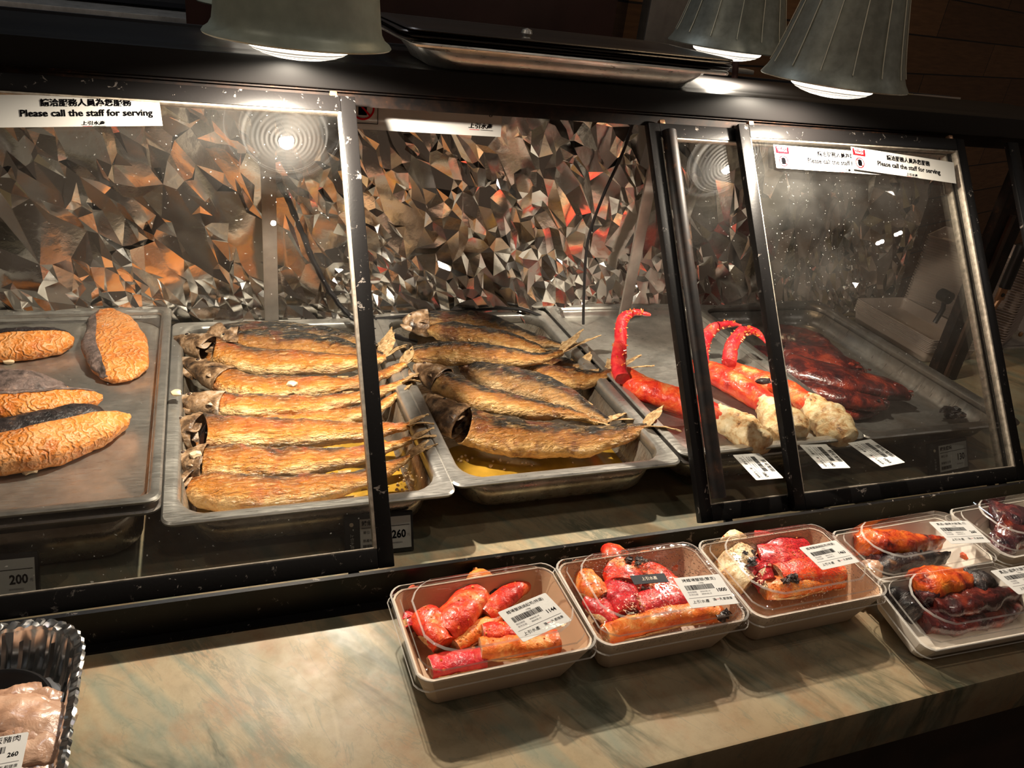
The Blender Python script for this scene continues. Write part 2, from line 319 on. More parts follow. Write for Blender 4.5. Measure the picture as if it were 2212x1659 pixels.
# ------------------------------------------------------------------ mesh helpers
def tag(o, label=None, cat=None, group=None, kind=None):
    for k, v in (('label', label), ('category', cat), ('group', group), ('kind', kind)):
        if v: o[k] = v
    return o
def thing(name, label, cat, loc=(0, 0, 0), rot=(0, 0, 0), group=None, mat4=None):
    o = bpy.data.objects.new(name, None); COL.objects.link(o); o.empty_display_size = .02
    if mat4 is not None: o.matrix_world = mat4
    else: o.location = loc; o.rotation_euler = rot
    return tag(o, label, cat, group)
def mat_of(o):
    return Matrix.LocRotScale(o.location, o.rotation_euler, None) if o.parent is None else mat_of(o.parent) @ o.matrix_parent_inverse @ Matrix.LocRotScale(o.location, o.rotation_euler, None)
class B:
    """collects shapes, then links them as one mesh object"""
    def __init__(s): s.v = []; s.f = []; s.uv = []
    def add(s, v, f, uv=None):
        k = len(s.v); s.v += [tuple(x) for x in v]; s.f += [[i + k for i in q] for q in f]; s.uv += uv if uv else [(0, 0)] * len(v); return s
    def box(s, c, d, m=None, bev=0):
        bm = bmesh.new(); bmesh.ops.create_cube(bm, size=1, matrix=Matrix.Diagonal((*d, 1)))
        if bev: bmesh.ops.bevel(bm, geom=bm.edges[:], offset=min(bev, min(d) * .45), segments=2, profile=.6, affect='EDGES')
        T = (m or Matrix()) ; C_ = Vector(c)
        v = [(T @ (q.co + C_)) if m else q.co + C_ for q in bm.verts]; f = [[x.index for x in p.verts] for p in bm.faces]; bm.free(); return s.add(v, f)
    def boxm(s, m, d, bev=0): return s.box((0, 0, 0), d, m, bev)
    def tube(s, pts, r, n=10, cap=True):
        pts = [Vector(p) for p in pts]; R = r if isinstance(r, (list, tuple)) else [r] * len(pts); v = []; f = []; up = None
        for i, p in enumerate(pts):
            t = (pts[min(i + 1, len(pts) - 1)] - pts[max(i - 1, 0)]).normalized()
            if up is None: up = t.orthogonal().normalized()
            up = (up - t * up.dot(t)).normalized(); w = t.cross(up)
            for k in range(n): a = 2 * PI * k / n; v.append(p + (up * math.cos(a) + w * math.sin(a)) * R[i])
        for i in range(len(pts) - 1):
            for k in range(n): a = i * n + k; b = i * n + (k + 1) % n; f.append([a, b, b + n, a + n])
        if cap: f.append(list(range(n))[::-1]); f.append([len(v) - n + k for k in range(n)])
        return s.add(v, f)
    def lathe(s, prof, n=48, c=(0, 0, 0)):
        v = []; f = []; c = Vector(c)
        for r, z in prof:
            for k in range(n): a = 2 * PI * k / n; v.append(c + Vector((r * math.cos(a), r * math.sin(a), z)))
        for i in range(len(prof) - 1):
            for k in range(n): a = i * n + k; b = i * n + (k + 1) % n; f.append([a, b, b + n, a + n])
        return s.add(v, f)
    def loops(s, L, closed=True, cap0=False, cap1=False):
        n = len(L[0]); v = [p for q in L for p in q]; f = []
        for i in range(len(L) - 1):
            for k in range(n if closed else n - 1): a = i * n + k; b = i * n + (k + 1) % n; f.append([a, b, b + n, a + n])
        if cap0: f.append(list(range(n))[::-1])
        if cap1: f.append([(len(L) - 1) * n + k for k in range(n)])
        return s.add(v, f)
    def prism(s, poly, h, m=None):
        n = len(poly); v = [Vector((x, y, 0)) for x, y in poly] + [Vector((x, y, h)) for x, y in poly]
        if m: v = [m @ q for q in v]
        return s.add(v, [list(range(n))[::-1], list(range(n, 2 * n))] + [[i, (i + 1) % n, (i + 1) % n + n, i + n] for i in range(n)])
    def ball(s, c, r, m=None, n=2, sc=(1, 1, 1), amp=0, seed=0):
        bm = bmesh.new(); bmesh.ops.create_icosphere(bm, subdivisions=n, radius=1)
        c = Vector(c); v = []
        for q in bm.verts:
            p = q.co.copy(); k = 1 + (noise.noise(p * 1.7 + Vector((seed, seed, 0))) * amp if amp else 0)
            p = Vector((p.x * sc[0], p.y * sc[1], p.z * sc[2])) * r * k
            v.append(c + ((m @ p) if m else p))
        f = [[x.index for x in p.verts] for p in bm.faces]; bm.free(); return s.add(v, f)
    def build(s, name, mat, parent=None, smooth=True, world=False, solid=0, angle=35, kind=None, label=None, off=-1):
        v = s.v
        if world and parent: inv = mat_of(parent).inverted(); v = [tuple(inv @ Vector(q)) for q in v]
        me = bpy.data.meshes.new(name); me.from_pydata(v, [], s.f); me.update()
        bm = bmesh.new(); bm.from_mesh(me); bmesh.ops.recalc_face_normals(bm, faces=bm.faces); bm.to_mesh(me); bm.free()
        if any(u != (0, 0) for u in s.uv):
            ul = me.uv_layers.new(name='UVMap')
            for lp in me.loops: ul.data[lp.index].uv = s.uv[lp.vertex_index]
        me.materials.append(mat if not isinstance(mat, str) else M[mat])
        if smooth:
            me.polygons.foreach_set('use_smooth', [True] * len(me.polygons))
            try: me.set_sharp_from_angle(angle=math.radians(angle))
            except Exception: pass
        o = bpy.data.objects.new(name, me); COL.objects.link(o)
        if parent: o.parent = parent
        if solid: md = o.modifiers.new('thickness', 'SOLIDIFY'); md.thickness = solid; md.offset = off
        if kind: o['kind'] = kind
        if label: o['label'] = label
        return o
def rrect(w, d, r, z, cx=0, cy=0, n=6, chamfer=False):
    r = max(.0005, min(r, w / 2 - .0005, d / 2 - .0005)); P_ = []
    for qx, qy, a0 in ((1, 1, 0), (-1, 1, 90), (-1, -1, 180), (1, -1, 270)):
        for k in range(n + 1):
            a = math.radians(a0 + 90 * k / n)
            P_.append(Vector((cx + qx * (w / 2 - r) + r * math.cos(a), cy + qy * (d / 2 - r) + r * math.sin(a), z)))
    return P_
def interp(tab, u):
    for (a, x), (b, y) in zip(tab, tab[1:]):
        if u <= b:
            k = (u - a) / (b - a) if b > a else 0; k = k * k * (3 - 2 * k); return x + (y - x) * k
    return tab[-1][1]
def crom(P_, u):
    n = len(P_) - 1; x = min(max(u, 0), 1) * n; i = min(int(x), n - 1); t = x - i
    p0, p1, p2, p3 = P_[max(i - 1, 0)], P_[i], P_[i + 1], P_[min(i + 2, n)]
    return .5 * ((2 * p1) + (p2 - p0) * t + (2 * p0 - 5 * p1 + 4 * p2 - p3) * t * t + (3 * p1 - p0 - 3 * p2 + p3) * t ** 3)
def loft(path, wid, thk, u0=0, u1=1, nu=40, nv=24, roll=0, a0=0, a1=360, off=0, amp=0, fr=60, seed=0, side=(0, 1, 0), cap=True, power=1.0, slant0=0, amp2=0):
    """a swept body: S across (toward `side`), U up; v = cos of the angle"""
    P_ = [Vector(p) for p in path]; sd = Vector(side); v = []; uv = []; f = []
    closed = (a1 - a0) >= 360; m = nv if closed else nv + 1
    for i in range(nu + 1):
        u = u0 + (u1 - u0) * i / nu; e = .01
        p = crom(P_, u); t = (crom(P_, min(u + e, 1)) - crom(P_, max(u - e, 0))).normalized()
        s_ = (sd - t * sd.dot(t)).normalized(); up = s_.cross(t)
        if up.z < 0: up = -up
        q = Matrix.Rotation(math.radians(roll), 3, t) ; s_ = q @ s_; up = q @ up
        a = interp(wid, u) + off; b = interp(thk, u) + off
        for k in range(m):
            an = math.radians(a0 + (a1 - a0) * k / nv); c, sn = math.cos(an), math.sin(an)
            cc = math.copysign(abs(c) ** power, c); ss = math.copysign(abs(sn) ** power, sn)
            w = p + s_ * a * cc + up * b * ss
            if slant0: w = w + t * slant0 * max(0, 1 - (u - u0) / .12) * (-c * .6 + .4 * sn)
            if amp:
                nn = noise.noise(w * fr + Vector((seed * 3.1, seed, 0))) * amp + noise.noise(w * fr * 3 + Vector((seed, 0, 5))) * amp * .45
                if amp2: nn += (1 - abs(noise.noise(w * fr * 4.5 + Vector((0, seed, 0)))) * 2) * amp2
                w = w + (s_ * c + up * sn).normalized() * nn * min(1, 4 * min(a, b) / .01)
            v.append(w); uv.append((u + 1e-4, c))
    for i in range(nu):
        for k in range(nv): x = i * m + k; y = i * m + (k + 1) % m; f.append([x, y, y + m, x + m])
    if cap and closed: f.append(list(range(m))[::-1]); f.append([nu * m + k for k in range(m)])
    return v, f, uv
def text(body, size, m, mat, parent, name='lettering', align='CENTER', xs=1.0, thick=.0, world=True, bold=0, shear=0):
    c = bpy.data.curves.new('t', 'FONT'); c.body = body; c.size = size; c.align_x = align; c.align_y = 'CENTER'; c.resolution_u = 2; c.offset = bold; c.shear = shear
    o = bpy.data.objects.new('t', c); COL.objects.link(o)
    me = bpy.data.meshes.new_from_object(o.evaluated_get(bpy.context.evaluated_depsgraph_get())); bpy.data.objects.remove(o)
    b = B(); b.add([m @ Vector((q.co.x * xs, q.co.y, 0)) for q in me.vertices], [list(p.vertices) for p in me.polygons]); bpy.data.meshes.remove(me)
    return b.build(name, mat, parent, smooth=False, world=world)
def frame4(o, x, y):              # matrix from an origin and two axis directions
    x = Vector(x).normalized(); y = Vector(y); y = (y - x * y.dot(x)).normalized(); z = x.cross(y)
    return Matrix((( x.x, y.x, z.x, o[0]), (x.y, y.y, z.y, o[1]), (x.z, y.z, z.z, o[2]), (0, 0, 0, 1)))

# ------------------------------------------------------------------ the setting
def struct(b, name, mat, **k):
    o = b.build(name, mat, **k); o['kind'] = 'structure'; return o
b = B().box((.6, -.5, -.965), (5, 5, .03)); struct(b, 'floor', 'floor', smooth=False)
b = B().box((.6, .5, 2.62), (6, 6, .04)); struct(b, 'ceiling', 'void', smooth=False)
# plank wall on the right, running away to the right
d = Vector((.934, .358, 0)); o0 = Vector((1.20, 1.28, 0))
m = frame4(o0 + d * 2.6 + Vector((0, 0, .8)), d, Vector((-.358, .934, 0)))
b = B().box((0, 0, 0), (5.5, .05, 3.5)); o = struct(b, 'wall_right', 'planks', smooth=False); o.matrix_world = m
b = B().box((.5, 2.6, .8), (5.4, .05, 3.6)); struct(b, 'wall_back', 'void', smooth=False)
b = B().box((.475, .98, .6), (.86, .10, 3.0), bev=.004); o = struct(b, 'wall_pillar', 'maroon')

# marble worktop
wt = thing('marble_worktop', 'long cream and green veined marble worktop under the glass case', 'worktop', (.6, .1, MZ - .07))
B().box((.6, .15, MZ - .035), (2.6, 1.024, .07), bev=.004).build('slab', 'marble', wt, world=True)
cb = thing('counter_cabinet', 'dark wooden counter front under the marble worktop edge', 'cabinet', (.6, .2, -.95))
B().box((.6, .2, -.545), (2.5, .98, .80)).build('body', 'darkwood', cb, world=True, smooth=False)
B().box((.6, -.30, -.16), (2.5, .03, .02)).build('moulding', 'rust', cb, world=True)

# ------------------------------------------------------------------ glass case: frame
X0, X1 = -.75, 1.60
fr = thing('display_case_frame', 'black painted metal frame of the slanted glass food case', 'display case', (.4, .2, MZ))
b = B().box(((X0 + X1) / 2, .287, .4295), (X1 - X0, .050, .031), bev=.002); b.build('header_beam', 'black_clean', fr, world=True)
b = B().box(((X0 + X1) / 2, .292, .404), (X1 - X0, .030, .022)); b.box(((X0 + X1) / 2, .272, .4125), (X1 - X0, .004, .005)); b.build('top_track', 'rust', fr, world=True)
B().box(((X0 + X1) / 2, .405, .4405), (X1 - X0, .19, .009), bev=.001).build('roof_plate', 'black_clean', fr, world=True)
b = B().box(((X0 + X1) / 2, -.0975, -.052), (X1 - X0, .003, .045)); b.box(((X0 + X1) / 2, -.0985, -.0305), (X1 - X0, .005, .003))
b.box(((X0 + X1) / 2, -.103, -.0735), (X1 - X0, .013, .003)); b.box(((X0 + X1) / 2, -.086, -.0545), (X1 - X0, .023, .002))
b.box(((X0 + X1) / 2, -.076, -.064), (X1 - X0, .003, .022)); b.build('bottom_track', 'black', fr, world=True)
b = B()
for x, h in ((.152, 0), (.812, 0)):
    B().box((x, .497, .180), (.022, .006, .51), bev=.001).build('upright', 'post', fr, world=True)
B().box((.833, .493, .250), (.014, .001, .020)).build('tape_mark', 'tape', fr, world=True)
b = B().box((1.466, .297, .178), (.068, .020, .505), bev=.001); b.build('end_post', 'rust', fr, world=True)
B().box((1.462, .284, .10), (.010, .006, .35)).build('wood_strip', 'darkwood', fr, world=True)
def bar(x0, x1, s0, s1, o0, o1, bev=.0015):
    m = frame4(gl((x0 + x1) / 2, (s0 + s1) / 2, (o0 + o1) / 2), (1, 0, 0), GU); return m, (abs(x1 - x0), abs(s1 - s0), abs(o1 - o0)), bev
B().boxm(*bar(1.335, 1.36, -.02, .56, -.004, .004)).build('end_stile', 'black', fr, world=True)

# sliding doors
def door(name, label, x0, x1, o, handle=None):
    w = .018; H = .558
    t = thing('sliding_glass_door', label, 'glass door', tuple(gl((x0 + x1) / 2, 0, o)), group='sliding doors of the case')
    f_ = B()
    f_.boxm(*bar(x0, x0 + w, 0, H, o - .006, o + .006)); f_.boxm(*bar(x1 - w, x1, 0, H, o - .006, o + .006))
    f_.boxm(*bar(x0 + w, x1 - w, H - .020, H, o - .006, o + .006)); f_.boxm(*bar(x0 + w, x1 - w, 0, .022, o - .006, o + .006))
    f_.build('frame', 'black', t, world=True)
    bd = B(); q = .0022; a0, a1, b0, b1 = x0 + w, x1 - w, .022, H - .020
    bd.boxm(*bar(a0, a0 + q, b0, b1, o - .005, o + .0045, .0005)); bd.boxm(*bar(a1 - q * 1.6, a1, b0, b1, o - .005, o + .0055, .0005)); bd.boxm(*bar(a0, a1, b1 - q, b1, o - .005, o + .0045, .0005)); bd.boxm(*bar(a0, a1, b0, b0 + q * .7, o - .005, o + .0045, .0005))
    bd.build('glass_bead', 'bead', t, world=True)
    B().boxm(*bar(x0 + w - .003, x1 - w + .003, .019, H - .017, o - .0015, o + .0015, 0)).build('glass_pane', 'glass', t, world=True, smooth=False)
    for x in (x0 + .045, x1 - .045):
        B().boxm(*bar(x - .006, x + .006, -.008, 0, o - .003, o + .003)).build('foot', 'rubber', t, world=True)
        m = frame4(gl(x + (-.02 if x < (x0 + x1) / 2 else .02), H + .003, o), (1, 0, 0), GU); bb = B(); bb.boxm(m, (.009, .008, .008), .002); bb.build('roller', 'copper', t, world=True)
    if handle:
        hb = B(); n = 8; L = []
        for s_ in (.030, H - .012):
            ring = []
            for k in range(n + 1):
                a = PI * k / n; ring.append(gl(handle + .011 * math.cos(a), s_, o + .006 + .010 * math.sin(a)))
            L.append(ring)
        hb.loops(L, closed=True, cap0=True, cap1=True); hb.build('pull_handle', 'rust', t, world=True)
    return t
d1 = door('a', 'left sliding glass door in front of the salmon and the first pan of mackerel', -.52, .238, 0)
d2 = door('b', 'middle sliding glass door with a long pull handle in front of the crab legs', .649, 1.224, -.014, .680)
d3 = door('c', 'right sliding glass door carrying two serving notices over the dark glazed squid', .790, 1.232, 0)

# logo: four brushed characters over a thin red and grey line
def logo(mf, size, parent, name='logo'):
    text('上引水產', size, mf, 'ink', parent, name, xs=1.15, bold=size * .02, shear=.12)
    m2 = mf @ Matrix.Translation((-size * 1.1, -size * .62, 0)); b_ = B(); b_.boxm(m2, (size * 1.9, size * .07, .0001)); b_.build('logo_line', 'red', parent, world=True, smooth=False)
    m2 = mf @ Matrix.Translation((size * 1.25, -size * .62, 0)); b_ = B(); b_.boxm(m2, (size * 2.4, size * .07, .0001)); b_.build('logo_line', 'ink', parent, world=True, smooth=False)
def ring(mf, r, w, mat, parent, name):
    b_ = B(); n = 32; L = [[mf @ Vector((q * math.cos(2 * PI * k / n), q * math.sin(2 * PI * k / n), 0)) for k in range(n)] for q in (r, r - w)]; b_.loops(L)
    m2 = mf @ Matrix.Rotation(math.radians(-45), 4, 'Z'); b_.boxm(m2, (2 * r - w, w, .0001)); b_.build(name, mat, parent, world=True, smooth=False)
def notice(label, mf, L_=.215, H_=.042, icon=None, wave=.0012, group='serving notices', lx=0.0):
    t = thing('serving_notice', label, 'sign', mat4=mf.copy(), group=group)
    n = 40; v = []; f = []
    wave *= .08
    def wv(x): return wave * math.sin(x * 42) + wave * .5 * math.sin(x * 90)
    for nm, l2, h2, zz, mt in (('plastic_sleeve', L_, H_, .0009, 'sleeve'), ('card', L_ - .006, H_ - .006, .0002, 'paper')):
        bb = B(); bb.loops([[Vector((-l2 / 2 + l2 * k / n, sy * h2 / 2, wv(-l2 / 2 + l2 * k / n) + zz)) for k in range(n + 1)] for sy in (-1, 1)], closed=False)
        bb.build(nm, mt, t)
    sh = .00055
    def T(x, y): return mf @ Matrix.Translation((x, y, sh))
    text('請洽服務人員為您服務', .0088, T(.018 + lx, .0085), 'ink', t, xs=1.0, bold=.00028)
    text('Please call the staff for serving', .0105, T(.018 + lx, -.0030), 'ink', t, xs=1.0, bold=.00028)
    logo(T(.022 + lx, -.0145), .0050, t)
    if icon:
        bb = B(); bb.boxm(T(-.090, .0105), (.024, .011, .0001)); bb.build('red_panel', 'red', t, world=True, smooth=False)
        text('DO NOT\nTOUCH', .0046, mf @ Matrix.Translation((-.090, .0115, sh + .0002)), 'paper', t, bold=.00015)
        ring(T(-.090, -.0065), .0085, .0014, 'red', t, 'ban_ring')
        bb = B(); bb.prism([(-.003, -.005), (.003, -.005), (.0042, -.001), (.0035, .004), (.0015, .005), (-.001, .0055), (-.003, .0045), (-.004, 0)], .0001, T(-.090, -.0065)); bb.build('hand_symbol', 'ink', t, world=True, smooth=False)
    return t
def gm(px0, px1, o=.0035, corner=True, L_=.215, H_=.042):      # top-left and top-right pixels on the glass -> matrix at the middle
    a = gp(*px0, o); c_ = gp(*px1, o); x = (c_ - a).normalized(); y = GN.cross(x); return frame4((a + c_) / 2 - y * H_ / 2, x, y)
a = gp(348, 200, .0035); x = (gp(348, 200, .0035) - gp(0, 199, .0035)).normalized(); y = GN.cross(x)
notice('serving notice in a clear sleeve on the left glass door', frame4(a - x * .1075 - y * .021, x, y), icon=True, wave=.0010, lx=.014)
notice('serving notice lying lower right over its neighbour on the right glass door', gm((1832, 312), (2064, 348), .0065), icon=True, wave=.0012, lx=-.010)
a = gp(1666, 308, .003); x = (gp(1840, 322, .003) - a).normalized(); y = GN.cross(x)
notice('serving notice half covered by its neighbour on the right glass door', frame4(a + x * .1075 - y * .021, x, y), icon=True, wave=.0010)
# the notice hanging behind the header
mf = frame4((.345, .315, .384), (1, 0, .0), (0, .12, 1))
t = thing('photo_ban_notice', 'white notice with a no phone symbol hanging behind the header beam', 'sign', mat4=mf)
bb = B(); bb.box((0, 0, 0), (.212, .050, .0008)); bb.build('card', 'paper', t)
text('Please call the staff for serving', .0105, mf @ Matrix.Translation((.020, .006, .001)), 'ink', t, xs=1.12)
logo(mf @ Matrix.Translation((.075, -.0125, .001)), .0075, t)
ring(mf @ Matrix.Translation((-.086, .002, .001)), .0155, .0024, 'red', t, 'ban_ring')
bb = B(); bb.boxm(mf @ Matrix.Translation((-.086, .002, .0008)), (.011, .019, .0004), .001); bb.build('phone_symbol', 'ink', t, world=True)
bb = B()
for dx, dy, sx, sy in ((0, -.0185, .040, .0008), (0.0198, 0, .0008, .037), (-.0198, 0, .0008, .037)): bb.boxm(mf @ Matrix.Translation((-.086 + dx, .001 + dy, .0009)), (sx, sy, .0002))
bb.build('symbol_frame', 'ink', t, world=True)

# ------------------------------------------------------------------ foil lining
def foil():
    """crushed sheet: a triangulated scatter of fold points, flat facets between them"""
    from mathutils.geometry import delaunay_2d_cdt
    rnd = random.Random(5); x0, x1, z0, z1 = -.62, 1.62, MZ + .004, .436; pts = []
    for i in range(60): pts += [Vector((x0 + (x1 - x0) * i / 59, z0)), Vector((x0 + (x1 - x0) * i / 59, z1))]
    for i in range(1, 16): pts += [Vector((x0, z0 + (z1 - z0) * i / 16)), Vector((x1, z0 + (z1 - z0) * i / 16))]
    # crease lines that run far, and small crushed stars between them
    for k in range(150):
        cx_, cz_ = rnd.uniform(x0, x1), rnd.uniform(z0, z1); an = rnd.gauss(1.2, .8); ln = rnd.uniform(.03, .14); n = int(ln / .012)
        for q in range(n):
            px, pz_ = cx_ + math.cos(an) * (q - n / 2) * .012 + rnd.gauss(0, .0012), cz_ + math.sin(an) * (q - n / 2) * .012 + rnd.gauss(0, .0012)
            if x0 < px < x1 and z0 < pz_ < z1: pts.append(Vector((px, pz_)))
    for k in range(5600):
        px, pz_ = rnd.uniform(x0, x1), rnd.uniform(z0, z1)
        dens = .5 + .9 * noise.noise(Vector((px * 6, pz_ * 6, 1))) + (.55 if pz_ < .10 else 0) - (.25 if px > .95 else 0)
        if rnd.random() < dens: pts.append(Vector((px, pz_)))
    vs, es, fs, _, _, _ = delaunay_2d_cdt([Vector((p.x + .30 * p.y, p.y * .72)) for p in pts], [], [], 0, 1e-5)
    vs = [Vector((p.x - .30 * p.y / .72, p.y / .72)) for p in vs]
    v = []
    for p in vs:
        x, z = p.x, p.y
        big = .016 * noise.noise(Vector((x * 4.5, z * 6, 2))) + .012 * (1 - 2 * abs(noise.noise(Vector((x * 9 + z * 5, z * 7, 5)))))
        am = .0022 + .0022 * max(0, noise.noise(Vector((x * 5, z * 5, 9))) + .3)
        if z > .30: am *= .7
        bk_ = min(1, max(0, (x - 1.10) / .36)); bk_ = .095 * bk_ * bk_ * (3 - 2 * bk_)
        v.append((x, .526 + bk_ + big * .8 + rnd.gauss(0, am) - (.020 if z < .02 else 0) * max(0, 1 - (z - z0) / .09), z))
    b_ = B(); b_.add(v, [list(f) for f in fs]); return b_.build('foil_lining', 'foil', smooth=True, angle=13)
tag(foil(), 'crumpled aluminium foil lining the back of the glass case', 'foil')
bk = B().box((.49, .650, .18), (2.24, .006, .51)); tag(bk.build('back_board', 'void', smooth=False), 'dark board behind the aluminium foil lining', 'board')

# cables
def cable(name, label, pts, r, n=8, wob=0):
    P_ = [Vector(p) for p in pts]; Q = [crom(P_, i / 60) for i in range(61)]
    if wob: Q = [q + Vector((noise.noise(q * 90), noise.noise(q * 90 + Vector((5, 0, 0))), noise.noise(q * 90 + Vector((0, 9, 0))))) * wob for q in Q]
    b_ = B(); b_.tube(Q, [r * (1 + (.35 * noise.noise(q * 120) if wob else 0)) for q in Q], n); return tag(b_.build(name, 'cable'), label, 'cable')
cable('power_cable', 'thin black cable hanging to the left of the right grey upright', [py_(1368, 262, .48), py_(1345, 330, .48), py_(1300, 430, .48), py_(1270, 520, .48), py_(1262, 620, .48), py_(1260, 700, .48)], .0028)
cable('tape_wrapped_cable', 'rough black tape wrapped cable sloping down beside the left grey upright', [py_(603, 395, .485), py_(640, 470, .485), py_(680, 570, .485), py_(730, 655, .48), py_(790, 705, .47), py_(900, 740, .47)], .0042, 8, .0018)
cable('rear_cable', 'black cable lying along the back rim of the mackerel pans', [py_(600, 709, .51), py_(800, 690, .51), py_(1000, 672, .51), py_(1120, 668, .51), py_(1195, 695, .505)], .003)

# ------------------------------------------------------------------ pans
def pan(label, x, y, z, w=.3265, d=.528, depth=.063, rim=.017, rc=.014, ri=.040, floor='steel_oily', taper=.012, group='steel food pans', cat='food pan', name='steel_food_pan', lip=.005, metal='steel'):
    t = thing(name, label, cat, (x + w / 2, y + d / 2, z - depth), group=group); h = depth
    b_ = B(); L = [rrect(w, d, rc, h - lip), rrect(w + .001, d + .001, rc, h - .002), rrect(w - .003, d - .003, rc, h), rrect(w - rim * 1.2, d - rim * 1.2, rc * 1.3, h - .0002), rrect(w - rim * 1.7, d - rim * 1.7, (rc + ri) / 2, h - .0010), rrect(w - 2 * rim, d - 2 * rim, ri * .9, h - .004),
           rrect(w - 2 * rim - .003, d - 2 * rim - .003, ri, h * .72)]
    b_.loops(L); L2 = [rrect(w - 2 * rim - .003, d - 2 * rim - .003, ri, h * .72), rrect(w - 2 * rim - 2 * taper + .006, d - 2 * rim - 2 * taper + .006, ri, .010), rrect(w - 2 * rim - 2 * taper - .002, d - 2 * rim - 2 * taper - .002, ri, .003), rrect(w - 2 * rim - 2 * taper - .014, d - 2 * rim - 2 * taper - .014, ri * .8, .0004)]
    b_.build('rim', metal, t, solid=.0009)
    c_ = B(); c_.loops(L2, cap1=True); c_.build('well', floor, t, solid=.0009); return t
pan('steel pan of golden mackerel, under the left door edge', -.0015, -.012, 0, w=.3295, floor='steel_oily')
pan('steel pan of brown and blackened mackerel in the middle of the case', .3285, .002, 0, floor='steel_oily')
pan('lower steel pan under the shallow crab tray', .658, .012, -.008, depth=.058, metal='steel_dark')
pan('shallow steel tray holding three crab legs', .657, .010, .0065, depth=.022, ri=.012, rim=.016, floor='steel', taper=.004, name='shallow_steel_tray', cat='tray')
pan('grey steel pan of dark red glazed squid at the right', .9835, .010, .003, depth=.045, rim=.020, ri=.034, floor='steel_dark', metal='steel_dark', w=.334)
pan('lower steel pan under the salmon tray', -.3285, .004, .008, depth=.083, metal='steel_dark')
pan('shallow steel tray of grilled salmon pieces at the left', -.3265, .006, .021, w=.3255, depth=.020, ri=.010, rim=.012, floor='steel', taper=.003, name='shallow_steel_tray', cat='tray')
# the stack on the roof of the case
st = pan('upturned rim of the lowest deep pan stacked on the case roof',   .303, .240, .4770, w=.450, d=.22, depth=.033, rim=.016, group=None, metal='steel_bright', floor='steel_bright', taper=.016)
st['label'] = 'lowest and deepest steel pan of the stack on the case roof'
for k in range(4):
    t = thing('flat_steel_lid', ['flat steel lid lying directly on the deep pan on the case roof', 'second flat steel lid up in the stack on the case roof', 'third flat steel lid up in the stack on the case roof', 'topmost flat steel lid of the stack on the case roof'][k], 'lid', (.524 + .004 * (k % 2), .352, .4785 + .0036 * k), (0, 0, math.radians([-.6, .5, -1.1, .8][k])), group='steel lids stacked on the roof')
    L = [rrect(.462, .216, .016, 0), rrect(.466, .220, .018, .0014), rrect(.462, .216, .016, .0028), rrect(.43, .18, .02, .0028), rrect(.42, .17, .02, .0010)]
    b_ = B(); b_.loops(L, cap1=True); b_.build('plate', 'lid_dark', t, solid=.0006)
    if k == 3:
        b_ = B(); b_.lathe([(.0005, .014), (.006, .012), (.0075, .008), (.005, .004), (.006, .001)], 20, (-.075, -.085, 0)); b_.build('knob', 'steel_bright', t)

# ------------------------------------------------------------------ heat lamps
def lamp(label, x, y, z, metal, seams):
    t = thing('heat_lamp', label, 'heat lamp', (x, y, z), group='heat lamps over the case')
    prof = [(.0955, 0), (.0965, .0015), (.0945, .0045), (.0895, .008), (.0860, .014), (.0845, .024), (.0825, .045), (.0790, .075), (.073, .12), (.066, .165), (.060, .195), (.050, .215), (.030, .228), (.016, .232), (.016, .262), (.004, .264)]
    if seams: prof = prof[:2] + [(.0945, .0045), (.0905, .010), (.0870, .017), (.0825, .030), (.0770, .050), (.0700, .078), (.0600, .12), (.0520, .165), (.047, .195), (.042, .215), (.030, .228), (.016, .232), (.016, .262), (.004, .264)]
    b_ = B().lathe(prof, 64); b_.build('shade', metal, t, solid=.0012)
    b_ = B().lathe([(.091, .0035), (.084, .018), (.074, .045), (.064, .09), (.054, .12), (.03, .13)], 48); b_.build('shade_lining', 'shade_in', t)
    b_ = B()
    rr = .076; zz = .012; pr = [(rr, zz)]
    for k in range(6): rr -= .003; pr.append((rr, zz + .002)); zz += .003; pr.append((rr - .0005, zz))
    b_.lathe(pr, 48); b_.build('reflector', 'reflector', t)
    pr = [(.0005, -.019)] + [(.056 * math.sin(a), -.019 + .018 * (1 - math.cos(a))) for a in (.25, .5, .75, 1.0, 1.25, PI / 2)] + [(.057, .010)]
    b_ = B().lathe(pr, 40); b_.build('bulb', 'bulb', t)
    spot('heat_lamp_light', (0, 0, -.021), LAMPW, (1, .875, .71), .009, 165, .35, t)
    b_ = B().lathe([(.057, .010), (.050, .035), (.030, .075), (.020, .10)], 32); b_.build('bulb_body', 'reflector', t)
    b_ = B().tube([(0, 0, .262), (0, 0, .8), (0, 0, 1.4)], .004, 8); b_.build('hanging_cord', 'cable', t)
    if seams:
        for k in range(14):
            a = 2 * PI * k / 14 + .2; pts = [((r + .0012) * math.cos(a), (r + .0012) * math.sin(a), q) for r, q in prof[4:10]]
            b_ = B().tube(pts, .0007, 5); b_.build('seam', 'seam', t)
    if seams == 0:
        b_ = B()
        for s_ in (1, -1): B().box((s_ * .0815, 0, .064), (.006, .016, .018), bev=.001).build('vent_slot', 'rubber', t)
lamp('grey green heat lamp with smooth shade over the golden mackerel', .164, .170, .474, 'shade_paint', 0)
lamp('seamed metal heat lamp at the front right of the header beam', .866, .170, .483, 'shade_metal', 1)
lamp('seamed metal heat lamp behind the case roof, partly hidden by the front one', .857, .420, .497, 'shade_metal', 1)
lamp('heat lamp behind the smooth one at the left, only its rim in view', .160, .420, .485, 'shade_paint', 0)

